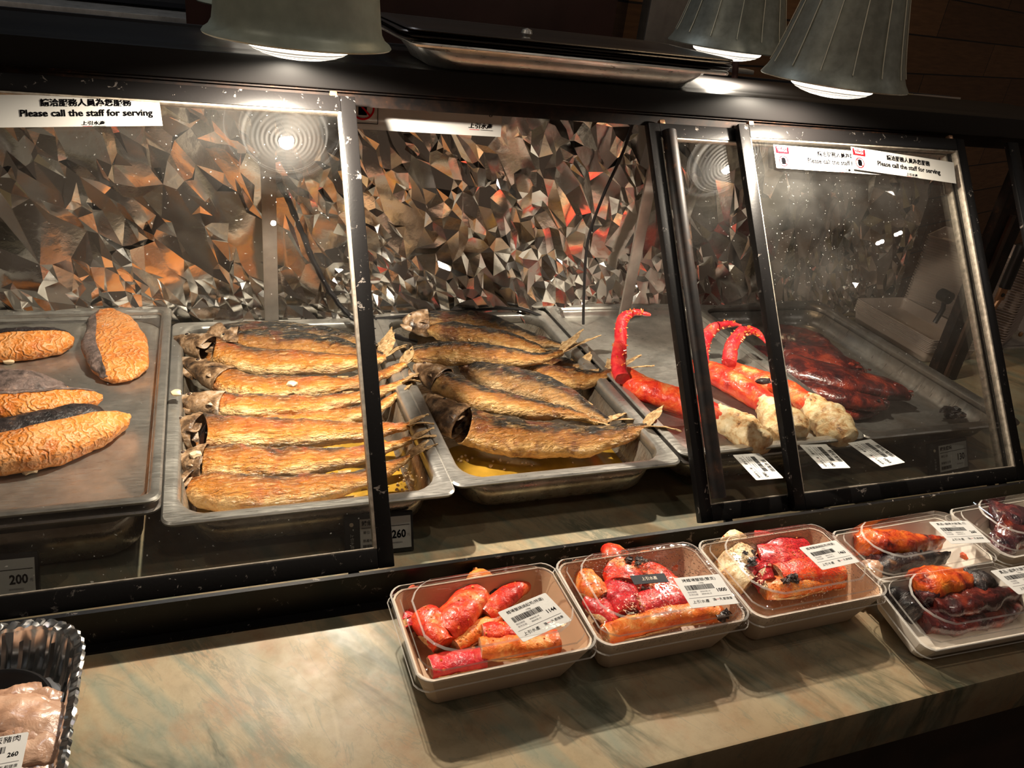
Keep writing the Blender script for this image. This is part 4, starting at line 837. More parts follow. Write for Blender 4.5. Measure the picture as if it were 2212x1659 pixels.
# ------------------------------------------------------------------ packed food on the worktop
def octo(w, d, c_, z):
    P_ = []
    for qx, qy in ((1, 1), (-1, 1), (-1, -1), (1, -1)):
        a_ = (qx * w / 2, qy * (d / 2 - c_)); b_ = (qx * (w / 2 - c_), qy * d / 2)
        for k in range(4):
            f_ = k / 3; p, q = (a_, b_) if qx * qy > 0 else (b_, a_)
            mx = (p[0] + (q[0] - p[0]) * f_, p[1] + (q[1] - p[1]) * f_); bow = math.sin(PI * f_) * c_ * .12; P_.append(Vector((mx[0] + qx * bow, mx[1] + qy * bow, z)))
    return P_
def food_box(name, label, cx_, cy_, w, d, rz=0, h=.052, base='kraft', film='plastic', lid_h=.020, tiltx=0, z=MZ, top_in=.020, ridges=False, cat='food box', group=None, raise_=0):
    m = Matrix.Translation((cx_, cy_, z + .0012 + raise_)) @ Euler((math.radians(tiltx), 0, math.radians(rz)), 'XYZ').to_matrix().to_4x4()
    t = thing(name, label, cat, mat4=m.copy(), group=group)
    tp = .016 if h > .035 else .008
    L = [octo(w - .006 - .0035, d - .006 - .0035, .012, h), octo(w - .006, d - .006, .012, h), octo(w - .006, d - .006, .012, h - .004), octo(w - .007 - 2 * tp, d - .007 - 2 * tp, .009, 0)]
    B().loops(L, cap1=True).build('tray' if base != 'kraft' else 'box_base', base, t, solid=.0010, angle=25)
    B().loops([octo(w - .010, d - .010, .012, h - .001), octo(w - .013 - 2 * tp, d - .013 - 2 * tp, .009, .0025)], cap1=True).build('inner_lining', 'kraft_in' if base == 'kraft' else base, t, angle=25)
    z0 = h
    L = [octo(w + .001, d + .001, .012, z0 - .009), octo(w + .002, d + .002, .012, z0 - .0085), octo(w - .001, d - .001, .012, z0 - .007), octo(w - .001, d - .001, .012, z0 + .0022), octo(w - .005, d - .005, .012, z0 + .004), octo(w - .012, d - .012, .014, z0 + .0036), octo(w - .016, d - .016, .016, z0 + .006),
         octo(w - .018 - top_in * .5, d - .018 - top_in * .5, .024, z0 + lid_h - .003), octo(w - .020 - top_in * .5, d - .020 - top_in * .5, .026, z0 + lid_h - .0008), octo(w - .026 - top_in * .5, d - .026 - top_in * .5, .026, z0 + lid_h)]
    b_ = B(); b_.loops(L, cap1=True); b_.build('clear_lid', film, t, angle=22)
    b_ = B(); b_.loops([octo(w + .002, d + .002, .012, z0 - .0092), octo(w + .0035, d + .0035, .012, z0 - .0085), octo(w + .002, d + .002, .012, z0 - .0072)]); b_.loops([octo(w - .0005, d - .0005, .012, z0 + .0018), octo(w - .0005, d - .0005, .012, z0 + .0034), octo(w - .004, d - .004, .012, z0 + .0044)])
    b_.loops([octo(w - .0155, d - .0155, .016, z0 + .0055), octo(w - .0165, d - .0165, .016, z0 + .0075)]); b_.loops([octo(w - .0195 - top_in * .5, d - .0195 - top_in * .5, .026, z0 + lid_h - .0015), octo(w - .0225 - top_in * .5, d - .0225 - top_in * .5, .026, z0 + lid_h + .0002)]); b_.build('lid_edge_highlights', 'edge', t, angle=22)  # pale strips drawn along the lid edges to stand for highlights
    if ridges:
        for sx in (-1, 1):
            b_ = B()
            for k in range(4):
                yy = -.012 + k * .008; b_.tube([(sx * (w / 2 - .004), yy, z0 + .003), (sx * (w / 2 - .012), yy, z0 + lid_h * .6), (sx * (w / 2 - .026), yy, z0 + lid_h)], .0009, 6)
            b_.build('lid_ridges', 'plastic', t)
        b_ = B(); b_.tube([(-w / 2 + .022, d / 2 - .018, z0 + lid_h + .0005), (-w / 2 + .022, -d / 2 + .018, z0 + lid_h + .0005)], .0012, 6); b_.build('lid_crease', 'plastic', t)
    return t, m, z0 + lid_h
def chunk(name, label, P_, a, b, mat, parent=None, seed=0, roll=0, group=None, cat='crab piece', wid=None, cut=True, amp=.0016, dots=0, endmat='crab_cream'):
    """a cut length of shell with pale open ends"""
    P_ = [Vector(p) for p in P_]; rt = P_[0].copy(); rt.z = min(p.z for p in P_) - b
    t = thing(name, label, cat, rt, group=group)
    v, f, uv = loft(P_, wid or [(0, a * .88), (.12, a * .96), (.3, a), (.75, a * .96), (1, a * .86)], [(0, b * .9), (.5, b), (1, b * .9)], 0, 1, 30, 26, roll, amp=amp, fr=70, seed=seed, power=.85, amp2=.0006); B().add(v, f, uv).build('shell', mat, t, world=True, angle=55)
    if 'crab' in mat and cut:
        bb = B(); rnd = random.Random(seed + 50)
        for k in range(16):
            u = .08 + .84 * rnd.random(); c_ = crom(P_, u); tt = (crom(P_, min(1, u + .03)) - crom(P_, max(0, u - .03))).normalized(); s_ = (Vector((0, 1, 0)) - tt * tt.y).normalized(); up = s_.cross(tt); up = up if up.z > 0 else -up
            an = rnd.uniform(.15, .85) * PI; q = c_ + s_ * a * .96 * math.cos(an) + up * b * .96 * math.sin(an); bb.ball(q, rnd.uniform(.0009, .0018), n=1)
        bb.build('shell_bumps', 'crab_orange', t, world=True)
        v, f, uv = loft(P_, wid or [(0, a * .78), (.3, a), (.75, a * .92), (1, a * .7)], [(0, b * .85), (.5, b), (1, b * .8)], .01, .99, 26, 6, roll, 186, 226, .0007, amp, 70, seed, power=.85, amp2=.0006); B().add(v, f, uv).build('pale_underside', 'crab_cream', t, world=True, angle=55)
    if cut:
        for u0, u1 in ((-.0, .012), (.985, 1.0)):
            v, f, uv = loft(P_, wid or [(0, a * .78), (.3, a), (.75, a * .92), (1, a * .7)], [(0, b * .85), (.5, b), (1, b * .8)], u0, u1, 1, 22, roll, off=.0012 if cut != 2 else .0004, amp=.001, fr=120, seed=seed); B().add(v, f, uv).build('cut_edge', endmat, t, world=True, angle=55)
    return t
gb = 'packed crab boxes in a row on the worktop'
def cb1(x, y, z): return pz(820 + x / 4.424, 1150 + y / 4.424, z)
def cb2(x, y, z): return pz(1180 + x / 4.424, 1100 + y / 4.424, z)
def cb4(x, y, z): return pz(1712 + x / 4.424, 1050 + y / 4.424, z)
t, m, zt = food_box('crab_box', 'paperboard box of cut red crab legs marked 1144, nearest the foil pan', .3135, -.199, .188, .131, 1.2, group=gb)
mm, w, h = sticker_mat(((1073, 1323), (1179, 1281), (1234, 1340), (1132, 1388)), MZ + .0725); print_label(mm, w, h, t, '鱈場蟹鍋燒起司(特選)', '1144')
t, m, zt = food_box('crab_box', 'paperboard box of grilled crab legs marked 1000 with a black band sticker', .500, -.198, .185, .133, 0, film='fogged', group=gb)
mm, w, h = sticker_mat(((1453, 1249), (1551, 1241), (1598, 1303), (1496, 1315)), MZ + .0735); print_label(mm, w, h, t, '烤鱈場蟹腳(雙支)', '1000')
mm, w, h = sticker_mat(((1363, 1245), (1435, 1237), (1444, 1258), (1368, 1262)), MZ + .0735); bb = B(); bb.boxm(mm, (w, h, .0005)); k = bb.build('band_sticker', 'black_label', t, world=True, smooth=False); text('上引水產', h * .42, mm @ Matrix.Translation((0, 0, .0006)), 'cream', k, 'logo', xs=.8)
t, m, zt = food_box('crab_box', 'fogged paperboard crab box marked 1463 beside the squid packs', .689, -.200, .190, .133, .5, film='fogged', group=gb)
mm, w, h = sticker_mat(((1722, 1183), (1800, 1169), (1862, 1212), (1780, 1232)), MZ + .0735); print_label(mm, w, h, t, '鱈場蟹鍋燒起司(特選)', '1463')
gs_ = 'white trays of glazed squid on the worktop'
t, m, zt = food_box('squid_pack', 'white tray of orange glazed squid marked 260 beside the fogged crab box', .899, -.188, .204, .100, 1, h=.040, base='white_tray', ridges=True, lid_h=.026, cat='food pack', group=gs_)
mm, w, h = sticker_mat(((2001, 1128), (2092, 1125), (2139, 1172), (2060, 1175)), MZ + .0675); print_label(mm, w, h, t, '真品-滷烤大魷魚-切', '260')
t, m, zt = food_box('squid_pack', 'white tray of blackened squid leaning at the very front right of the worktop', .884, -.283, .205, .102, -2, h=.028, base='white_tray', ridges=True, lid_h=.026, tiltx=9, raise_=.009, cat='food pack', group=gs_)
mm, w, h = sticker_mat(((2141, 1232), (2240, 1218), (2290, 1268), (2198, 1286)), MZ + .067); print_label(mm, w, h, t, '真品-滷烤大魷魚-切', '265')
t, m, zt = food_box('squid_pack', 'white tray of dark purple squid at the right edge behind the others', 1.108, -.186, .205, .105, 1, h=.044, base='white_tray', ridges=True, lid_h=.026, cat='food pack', group=gs_)

zb = MZ + .030
g1 = 'crab pieces in the box marked 1144'
chunk('crab_piece', 'biggest red crab leg piece, lying across the middle of the 1144 box', [cb1(600, 960, zb), cb1(760, 790, zb + .006), cb1(930, 590, zb + .004)], .0190, .015, 'crab', seed=1, group=g1)
chunk('crab_piece', 'pale tipped crab piece at the top end of the biggest piece in the 1144 box', [cb1(920, 560, zb - .004), cb1(960, 480, zb - .002), cb1(1000, 430, zb - .002)], .017, .012, 'crab_orange', seed=2, group=g1)
chunk('crab_piece', 'red crab leg slanting toward the burnt clump in the 1144 box', [cb1(1000, 800, zb), cb1(1180, 640, zb + .004), cb1(1400, 450, zb + .002)], .0125, .010, 'crab', seed=3, group=g1)
chunk('crab_piece', 'short upright crab piece at the left side of the 1144 box', [cb1(420, 790, zb + .002), cb1(520, 940, zb + .004), cb1(620, 1080, zb)], .0165, .012, 'crab', seed=4, group=g1)
chunk('crab_piece', 'deep red crab piece in the back left corner of the 1144 box', [cb1(270, 590, zb - .004), cb1(380, 640, zb - .004), cb1(540, 680, zb - .006)], .013, .010, 'crab_deep', seed=5, group=g1)
chunk('crab_piece', 'narrow pale edged crab strip in the middle of the 1144 box', [cb1(720, 1090, zb - .004), cb1(900, 960, zb - .002), cb1(1130, 830, zb - .004)], .009, .008, 'crab_orange', seed=6, group=g1)
chunk('crab_piece', 'square cut crab piece below the label in the 1144 box', [cb1(980, 980, zb + .002), cb1(1150, 970, zb + .002), cb1(1330, 960, zb)], .013, .010, 'crab', seed=7, group=g1)
chunk('crab_piece', 'long split crab piece with white edge at the front of the 1144 box', [cb1(960, 1110, zb), cb1(1300, 1090, zb), cb1(1700, 1040, zb - .002)], .014, .010, 'crab_orange', seed=8, group=g1)
chunk('crab_piece', 'bright red crab sheet along the front left of the 1144 box', [cb1(480, 1290, zb - .006), cb1(700, 1240, zb - .006), cb1(1000, 1190, zb - .006)], .013, .007, 'crab_deep', seed=9, group=g1)
chunk('crab_piece', 'small pink crab bit at the left wall of the 1144 box', [cb1(250, 780, zb - .004), cb1(270, 860, zb - .004), cb1(290, 930, zb - .006)], .008, .008, 'crab_deep', seed=10, group=g1)
def burnt(lb, spots, cv, mat='char', r=.006, name='burnt_crab_scrap', cat='crab piece', group=None, amp=1.0):
    bb = B(); rnd = random.Random(len(lb))
    for p in spots:
        for k in range(4): bb.ball(cv(*p) + Vector((rnd.gauss(0, .005), rnd.gauss(0, .004), rnd.uniform(0, .006))), rnd.uniform(r * .5, r), sc=(1.2, .9, .8), amp=amp, seed=k + p[0])
    tag(bb.build(name, mat), lb, cat, group)
burnt('burnt black crab shell scrap at the back of the 1144 box', [(1110, 600, zb), (1190, 500, zb), (1270, 410, zb)], cb1)
burnt('browned shell clump in the back right corner of the 1144 box', [(1480, 500, zb), (1580, 480, zb), (1560, 570, zb - .004)], cb1, 'crab_cream')
g_ = 'crab pieces in the box marked 1000'
chunk('crab_piece', 'cream faced crab leg along the left side of the 1000 box', [cb2(300, 600, zb), cb2(420, 740, zb + .004), cb2(540, 860, zb + .002)], .0145, .012, 'crab_orange', seed=11, group=g_)
chunk('crab_piece', 'red crab leg below the cream faced one in the 1000 box', [cb2(430, 850, zb - .002), cb2(560, 990, zb - .002), cb2(650, 1120, zb - .006)], .0135, .010, 'crab_deep', seed=12, group=g_)
chunk('crab_piece', 'wide red crab leg with black burns at the back of the 1000 box', [cb2(660, 430, zb + .004), cb2(720, 560, zb + .008), cb2(740, 730, zb + .008)], .024, .013, 'crab', seed=13, group=g_)
chunk('crab_piece', 'red crab leg running down the middle of the 1000 box', [cb2(700, 740, zb + .004), cb2(720, 880, zb + .004), cb2(760, 1010, zb)], .0215, .013, 'crab_deep', seed=14, group=g_)
chunk('crab_piece', 'orange crab leg under the black band sticker in the 1000 box', [cb2(860, 560, zb), cb2(1080, 680, zb + .002), cb2(1300, 830, zb)], .019, .012, 'crab', seed=15, group=g_)
chunk('crab_piece', 'crab leg behind the band sticker at the back right of the 1000 box', [cb2(900, 480, zb - .004), cb2(1100, 500, zb - .004), cb2(1250, 530, zb - .004)], .013, .010, 'crab_orange', seed=16, group=g_)
chunk('crab_piece', 'crab leg across the middle front of the 1000 box', [cb2(820, 960, zb), cb2(1080, 880, zb), cb2(1340, 860, zb)], .016, .012, 'crab_deep', seed=17, group=g_)
chunk('crab_piece', 'long burnt orange crab leg along the front of the 1000 box', [cb2(560, 1200, zb - .002), cb2(900, 1100, zb), cb2(1300, 1010, zb), cb2(1720, 980, zb - .002)], .0125, .010, 'crab_orange', seed=18, group=g_)
burnt('black burns on the wide red leg at the back of the 1000 box', [(750, 490, zb + .019), (850, 530, zb + .016)], cb2, r=.005)
burnt('black burnt end of the long front leg in the 1000 box', [(1700, 1010, zb + .004)], cb2, r=.006)
g_ = 'crab pieces in the box marked 1463'
def cb3(x, y, z): return pz(1400 + x / 2.724, 960 + y / 2.724, z)
chunk('crab_piece', 'cream shell joint at the back left of the 1463 box', [cb3(440, 600, zb), cb3(520, 640, zb + .004), cb3(600, 700, zb)], 0.0271, 0.0154, 'crab_cream', seed=21, group=g_)
chunk('crab_piece', 'pale speckled shell at the left side of the 1463 box', [cb3(430, 700, zb - .002), cb3(500, 760, zb), cb3(590, 830, zb - .004)], 0.0212, 0.0132, 'crab_cream', seed=22, group=g_)
chunk('crab_piece', 'bright pink red crab meat at the back of the 1463 box', [cb3(620, 590, zb), cb3(760, 610, zb + .004), cb3(900, 600, zb)], 0.0224, 0.0143, 'crab_deep', seed=23, group=g_)
chunk('crab_piece', 'dark red crab piece in the middle of the 1463 box', [cb3(640, 670, zb + .002), cb3(780, 680, zb + .004), cb3(900, 700, zb)], 0.0224, 0.0143, 'crab_deep', seed=24, group=g_)
chunk('crab_piece', 'orange red crab leg below the label of the 1463 box', [cb3(760, 780, zb + .002), cb3(920, 750, zb + .004), cb3(1120, 740, zb)], 0.0201, 0.0132, 'crab', seed=25, group=g_)
chunk('crab_piece', 'orange crab piece at the front of the 1463 box', [cb3(680, 850, zb - .004), cb3(860, 830, zb - .002), cb3(1060, 790, zb - .004)], 0.0153, 0.0110, 'crab_orange', seed=26, group=g_)
chunk('crab_piece', 'pink red crab meat between the cream joint and the label of the 1463 box', [cb3(560, 640, zb - .004), cb3(640, 740, zb), cb3(700, 830, zb - .004)], .018, .011, 'crab_deep', seed=27, group=g_)
chunk('crab_piece', 'small orange crab end at the right front of the 1463 box', [cb3(1040, 810, zb - .008), cb3(1130, 800, zb - .006), cb3(1230, 780, zb - .008)], .011, .008, 'crab_orange', seed=28, group=g_)
burnt('black burnt flakes over the cream joint of the 1463 box', [(590, 660, zb + .016), (610, 720, zb + .014)], cb3, r=.004)
burnt('black burnt shell at the front middle of the 1463 box', [(820, 790, zb + .010), (870, 800, zb + .008)], cb3, r=.005)
burnt('brown burnt shell at the right end of the 1463 box', [(1180, 730, zb + .006), (1215, 740, zb + .004)], cb3, 'crab_cream', r=.006)
# squid in the white trays
zs = MZ + .026; g_ = 'glazed squid pieces in the white trays'
W4 = lambda a: [(0, a * .55), (.25, a), (.55, a * .8), (.85, a * .35), (1, a * .12)]
def squid(lb, P_, a, b, mat, seed, cv=cb4): return chunk('squid_piece', lb, [cv(*p) for p in P_], a, b, mat, seed=seed, group=g_, cat='grilled squid', wid=W4(a), cut=False, amp=.0035)
squid('orange red squid tapering to the right in the 260 tray', [(600, 560, zs + .004), (850, 540, zs + .010), (1150, 560, zs + .006), (1420, 570, zs)], .020, .016, 'glaze_orange', 31)
squid('dark squid strip in front of the orange one in the 260 tray', [(720, 690, zs - .004), (950, 680, zs - .002), (1250, 650, zs - .004)], .012, .010, 'glaze_purple', 32)
squid('grey black squid roll at the front of the 260 tray', [(800, 790, zs - .002), (1100, 730, zs + .002), (1480, 690, zs)], .013, .012, 'char', 33)
squid('pink white squid bit at the front left of the 260 tray', [(690, 740, zs - .002), (780, 790, zs), (880, 830, zs - .004)], .010, .009, 'pork', 34)
squid('small red squid tip at the front right of the 260 tray', [(1640, 690, zs - .006), (1700, 660, zs - .004), (1740, 610, zs + .002)], .008, .006, 'glaze_orange', 35)
zs = MZ + .030
squid('orange brown squid body in the front right tray', [(1120, 960, zs + .004), (1350, 930, zs + .008), (1600, 930, zs + .006), (1720, 960, zs)], 0.0247, 0.0154, 'glaze_orange', 41)
squid('reddish white squid chunk in the front right tray', [(1150, 1010, zs), (1300, 1030, zs + .002), (1420, 1080, zs - .002)], 0.0195, 0.0132, 'glaze_purple', 42)
squid('black squid tentacles at the right of the front right tray', [(1680, 960, zs + .004), (1800, 930, zs + .008), (1880, 1010, zs)], 0.0182, 0.0132, 'char', 43)
squid('long dark squid slab along the middle of the front right tray', [(1330, 1150, zs - .004), (1550, 1110, zs), (1900, 1070, zs), (2180, 1030, zs - .002)], 0.0234, 0.0132, 'glaze', 44)
squid('black squid roll at the front left of the front right tray', [(960, 1030, zs - .006), (1080, 1150, zs - .006), (1200, 1280, zs - .012)], 0.0208, 0.0121, 'char', 45)
squid('wide brown black squid slab at the front edge of the front right tray', [(1230, 1300, zs - .012), (1600, 1240, zs - .012), (2000, 1180, zs - .012), (2260, 1130, zs - .012)], 0.0260, 0.0110, 'glaze', 46)
zs = MZ + .032
squid('big purple black squid body at the back of the right edge tray', [(1900, 330, zs), (2050, 320, zs + .006), (2300, 330, zs + .004)], 0.0338, 0.0176, 'glaze_purple', 51)
squid('dark red squid at the front of the right edge tray', [(1940, 440, zs), (2080, 470, zs + .004), (2300, 490, zs)], 0.0286, 0.0154, 'glaze', 52)
squid('grey wrinkled squid end at the front left of the right edge tray', [(1880, 560, zs), (2000, 570, zs + .004), (2130, 590, zs)], 0.0234, 0.0132, 'glaze_purple', 53)

# ------------------------------------------------------------------ foil pan of sliced meat
def cf(x, y, z): return pz(x / 4.893, 1320 + y / 4.893, z)
t = thing('foil_food_pan', 'crimped aluminium foil pan of sliced meat cut off by the bottom left corner', 'foil pan', (-.19, -.26, MZ))
def frr(w, d, r, z, am, n=14, fr=1): 
    P_ = rrect(w, d, r, z, n=n); Q = []
    for i, p in enumerate(P_):
        q = P_[(i + 1) % len(P_)]; st = max(1, int((q - p).length / .0035)) 
        for k in range(st): Q.append(p.lerp(q, k / st))
    n = len(Q)
    return [Q[i] + Vector((Q[i].x, Q[i].y, 0)).normalized() * am * ((-1) ** i * .6 + random.Random(i * fr).gauss(0, .35)) for i in range(n)]
random.seed(2)
n0 = 400
def res(P_, n=n0):
    L = [0]
    for i in range(len(P_)): L.append(L[-1] + (P_[(i + 1) % len(P_)] - P_[i]).length)
    out = []; j = 0
    for k in range(n):
        s_ = L[-1] * k / n
        while L[j + 1] < s_: j += 1
        f_ = (s_ - L[j]) / max(1e-9, L[j + 1] - L[j]); out.append(P_[j].lerp(P_[(j + 1) % len(P_)], f_))
    return out
def ring_(w, d, r, z, am, zam=0, wl=2, seed=0):
    P_ = res(rrect(w, d, r, z, n=12)); rr = random.Random(seed); o_ = []
    for i, p in enumerate(P_):
        q = ((i // wl) % 2) * 2 - 1; c_ = Vector((p.x, p.y, 0)).normalized(); o_.append(p + c_ * am * (q + rr.gauss(0, .4)) + Vector((0, 0, zam * (q + rr.gauss(0, .5)))))
    return o_
fz = .052; b_ = B()
b_.loops([ring_(.254, .309, .050, fz - .006, .0004), ring_(.256, .311, .050, fz - .001, .0006, .0004, 2, 1), ring_(.252, .307, .048, fz + .001, .0004, .0008, 2, 2), ring_(.246, .301, .047, fz, .0006, .0009, 2, 3), ring_(.240, .295, .045, fz - .001, .0004, .0006, 2, 4), ring_(.238, .293, .044, fz - .004, .0003)]); b_.build('crimped_rim', 'foil_pan', t, angle=20)
b_ = B(); b_.loops([ring_(.238, .293, .044, fz - .004, .0003), ring_(.232, .287, .044, .038, .0008, 0, 3, 6), ring_(.222, .277, .042, .018, .0011, 0, 3, 6), ring_(.212, .267, .040, .004, .0008, 0, 3, 6)], cap1=True); b_.build('crinkled_wall', 'foil_pan', t, angle=20)
t2 = thing('black_inner_tray', 'glossy black tray inside the foil pan behind the meat slices', 'tray', (-.19, -.262, MZ + .006))
b_ = B(); b_.loops([rrect(.206, .256, .050, .018, n=10), rrect(.202, .252, .050, .020, n=10), rrect(.196, .246, .048, .017, n=10), rrect(.184, .234, .044, .002, n=10)], cap1=True); b_.build('shell', 'rubber', t2, solid=.0008)
g_ = 'meat slices in the foil pan'
for i, (lb, P_, a, b) in enumerate([
    ('rearmost meat slice in the foil pan, light pink', [(-300, 960, MZ + .030), (0, 930, MZ + .032), (240, 880, MZ + .030), (440, 850, MZ + .026)], .010, .006),
    ('meat slice with a reddish brown edge in the foil pan', [(300, 950, MZ + .026), (480, 925, MZ + .030), (640, 945, MZ + .026)], .009, .006),
    ('thin meat slice below the reddish edge in the foil pan', [(-200, 1060, MZ + .030), (100, 1010, MZ + .032), (400, 1020, MZ + .032), (690, 1140, MZ + .026)], .012, .006),
    ('largest shiny meat slice in the foil pan', [(-300, 1180, MZ + .032), (0, 1130, MZ + .035), (350, 1150, MZ + .035), (700, 1270, MZ + .028)], .020, .008),
    ('meat slice half under the price label in the foil pan', [(-200, 1330, MZ + .030), (100, 1290, MZ + .032), (450, 1310, MZ + .030), (680, 1390, MZ + .024)], .016, .007),
    ('pale thick meat slice at the front of the foil pan', [(-100, 1520, MZ + .028), (250, 1470, MZ + .030), (500, 1440, MZ + .028), (670, 1490, MZ + .022)], .018, .008),
    ('front dark meat slice at the picture edge in the foil pan', [(-100, 1700, MZ + .022), (250, 1660, MZ + .024), (650, 1620, MZ + .020)], .018, .008)]):
    chunk('meat_slice', lb, [cf(*p) for p in P_], a, b, 'pork', seed=60 + i, group=g_, cat='sliced meat', cut=False, amp=.003)
mm, w, h = sticker_mat(((-90, 1607), (61, 1582), (46, 1668), (-110, 1700)), MZ + .050); lb = print_label(mm, w, h, None, '鹽烤松阪豬肉', '260'); lb.name = 'price_label'; tag(lb, 'white price label ending in 260 lying over the meat slices', 'label')

# ------------------------------------------------------------------ things at the right end of the case
def papertray_mesh(w, d, h):
    b_ = B(); b_.loops([rrect(w, d, .008, h), rrect(w - .006, d - .006, .008, h), rrect(w - .016, d - .016, .008, .001), rrect(w - .020, d - .020, .008, .0)], cap1=True); return b_
ordn = ['topmost', 'second', 'third', 'fourth', 'fifth', 'sixth', 'seventh', 'eighth', 'ninth', 'tenth', 'eleventh', 'twelfth', 'thirteenth', 'fourteenth']
def ordinal(n):
    ones = ['', 'first', 'second', 'third', 'fourth', 'fifth', 'sixth', 'seventh', 'eighth', 'ninth', 'tenth', 'eleventh', 'twelfth', 'thirteenth', 'fourteenth', 'fifteenth', 'sixteenth', 'seventeenth', 'eighteenth', 'nineteenth', 'twentieth']
    if n <= 20: return ones[n]
    return ('twenty' if n < 30 else 'thirty') + ('-' + ones[n % 10] if n % 10 else '') if n not in (30,) else 'thirtieth'
def stack(x, y, deg, n, pitch, word, grp):          # x, y: near left corner of the stack on the worktop
    R_ = Matrix.Rotation(math.radians(deg), 3, 'Z'); c_ = Vector((x, y, 0)) + R_ @ Vector((.075, .1175, 0))
    for k in range(n):
        global pt0
        o = pt0 if pt0.name not in COL.objects or not pt0.get('label') else pt0.copy()
        if o.name not in COL.objects: COL.objects.link(o)
        o.location = (c_.x, c_.y, MZ + .001 + pitch * k); o.rotation_euler = (0, 0, math.radians(deg + (k * 7 % 5 - 2) * .25)); i = n - k
        tag(o, ('topmost' if i == 1 else ordinal(i) + ' from the top,') + ' paper tray of the ' + word, 'paper tray', grp)
pt0 = papertray_mesh(.150, .235, .026).build('paper_tray', 'papertray', solid=.0009, angle=30)
stack(1.482, .360, 0, 9, .0036, 'low nested stack beside the squid pan', 'paper trays in the low nested stack')
stack(1.735, .385, 28, 32, .0060, 'tall nested stack behind the low one', 'paper trays in the tall nested stack')
t = thing('steel_equipment_box', 'brushed steel box with bolts at the right edge beyond the end post', 'steel box', py_(2150, 880, .42))
q = py_(2165, 800, .42); bb = B(); bb.box((q.x + .03, .46, q.z - .01), (.17, .10, .15), bev=.004); bb.build('body', 'steel_bright', t, world=True)
bb = B(); bb.box((q.x + .03, .405, q.z + .068), (.18, .012, .008), bev=.002); bb.build('top_lip', 'steel_bright', t, world=True)
for px in ((2205, 722), (2190, 792)):
    p = py_(*px, .400); m = frame4(p, (1, 0, 0), (0, 0, 1)); bb = B(); bb.ball((0, 0, 0), .0065, n=2, sc=(1, 1, .6)); bb.v = [tuple(m @ Vector(v_)) for v_ in bb.v]; bb.build('bolt', 'copper', t, world=True)
P_ = [py_(2077, 668, .385), py_(2092, 685, .385), py_(2118, 712, .39)]; bb = B().tube(P_, [.009, .0098, .011], 14)
bb.ball(P_[0], .0088); t = thing('wooden_tool_handle', 'rounded wooden tool handle sticking out left of the steel box', 'tool', P_[2]); bb.build('grip', 'wood', t, world=True)
bb = B().tube([P_[2], P_[2] + (P_[2] - P_[0]) * 1.2], .005, 8); bb.build('shaft', 'steel_bright', t, world=True)
t = thing('clamp', 'black clamp gripping the left side of the end post', 'clamp', py_(2040, 640, .37)); p = py_(2042, 640, .372)
bb = B().tube([p + Vector((0, -.012, 0)), p + Vector((0, .012, 0))], .013, 16); bb.build('roller', 'rubber', t, world=True); bb = B().tube([p, p + Vector((.008, 0, -.03)), p + Vector((.0, 0, -.06))], .005, 8); bb.build('arm', 'rubber', t, world=True)
t = thing('hinge_bracket', 'brown metal bracket with a round hole at the right edge', 'bracket', py_(2165, 640, .40)); p = py_(2163, 635, .40)
bb = B(); bb.box(p, (.024, .008, .030), bev=.003); bb.build('plate', 'copper', t, world=True); bb = B().tube([p + Vector((0, -.006, -.001)), p + Vector((0, .006, -.001))], .0045, 14); bb.build('hole', 'rubber', t, world=True)
bb = B().tube([p + Vector((.002, 0, .014)), p + Vector((.006, .004, .11))], .012, 14); bb.build('rod', 'rubber', t, world=True); bb = B().tube([p + Vector((.0, 0, -.012)), p + Vector((-.012, 0, -.06))], .006, 10); bb.build('lever', 'copper', t, world=True)

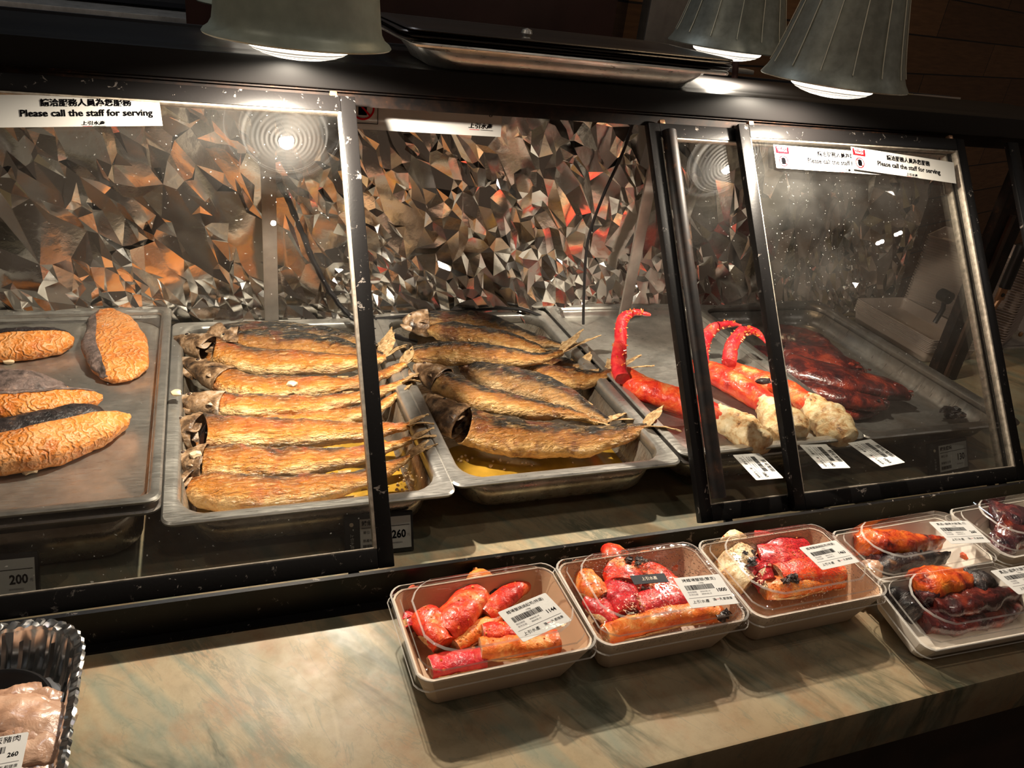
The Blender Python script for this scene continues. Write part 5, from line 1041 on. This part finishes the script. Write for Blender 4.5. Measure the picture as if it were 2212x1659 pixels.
# ------------------------------------------------------------------ kitchen seen above the case
def slab(name, label, cat, p0, p1, yy, dep, mat, part='panel'):
    a_ = py_(*p0, yy); c_ = py_(*p1, yy); t = thing(name, label, cat, ((a_.x + c_.x) / 2, yy, min(a_.z, c_.z))); bb = B(); bb.box(((a_.x + c_.x) / 2, yy + dep / 2, (a_.z + c_.z) / 2), (abs(c_.x - a_.x), dep, abs(c_.z - a_.z)), bev=.002); bb.build(part, mat, t, world=True); return t
slab('steel_shelf', 'thin bright steel shelf edge in the dark kitchen at the upper left', 'shelf', (-300, 34), (425, 42), 1.35, .25, 'steel_bright')
slab('kitchen_counter', 'dark kitchen counter with a pale edge behind the left end of the case', 'counter', (-300, 58), (425, 160), 1.25, .5, 'void')
slab('counter_edge', 'pale brown counter edge strip at the upper left behind the case', 'counter edge', (-300, 52), (200, 64), 1.22, .02, 'post')
slab('cardboard_box', 'small beige box on the kitchen counter at the upper left', 'box', (165, 48), (215, 66), 1.20, .06, 'kraft')
slab('drawer_unit', 'blue grey drawer front in the kitchen beside the maroon panel', 'drawer', (228, 45), (418, 86), 1.18, .04, 'bluegrey')
slab('kitchen_cabinet', 'black cabinet at the very top left of the kitchen', 'cabinet', (-300, -260), (425, 12), 1.5, .3, 'void')
slab('steel_post', 'brown grey metal post between the cup shelf and the seamed lamp', 'post', (1462, -300), (1512, 190), .93, .04, 'post')
slab('cup_shelf', 'small shelf holding three pale cups in the gap right of the maroon panel', 'shelf', (1290, 72), (1450, 80), 1.55, .2, 'copper')
for i, (x, y, hh) in enumerate(((1318, 52, .045), (1340, 50, .050), (1358, 57, .038))):
    p = py_(x, y + 18, 1.6); bb = B().lathe([(.0205, 0), (.024, hh * .5), (.0245, hh * 1.3), (.022, hh * 1.3), (.020, .004), (.001, .003)], 24, p); tag(bb.build('cup', 'cream'), ['left cup of the three on the kitchen shelf', 'tallest and middle cup on the kitchen shelf', 'right and shortest cup on the kitchen shelf'][i], 'cup', 'cups on the kitchen shelf')
slab('blue_container', 'blue container blurred in the gap behind the leaning pole', 'container', (1400, -20), (1447, 60), 1.9, .1, 'bluegrey')
bb = B().tube([py_(1440, -60, 1.0), py_(1408, 120, 1.0)], .010, 10); tag(bb.build('black_pole', 'cable'), 'black pole leaning in front of the cups in the gap', 'pole')
t = slab('steel_bracket', 'small bright steel bracket under the rear seamed lamp', 'bracket', (1585, 148), (1628, 162), .62, .03, 'steel_bright')
bb = B().tube([py_(1591, 120, .6), py_(1584, 200, .6)], .006, 8); tag(bb.build('thin_pole', 'maroon'), 'thin dark pole below the rear seamed lamp', 'pole')
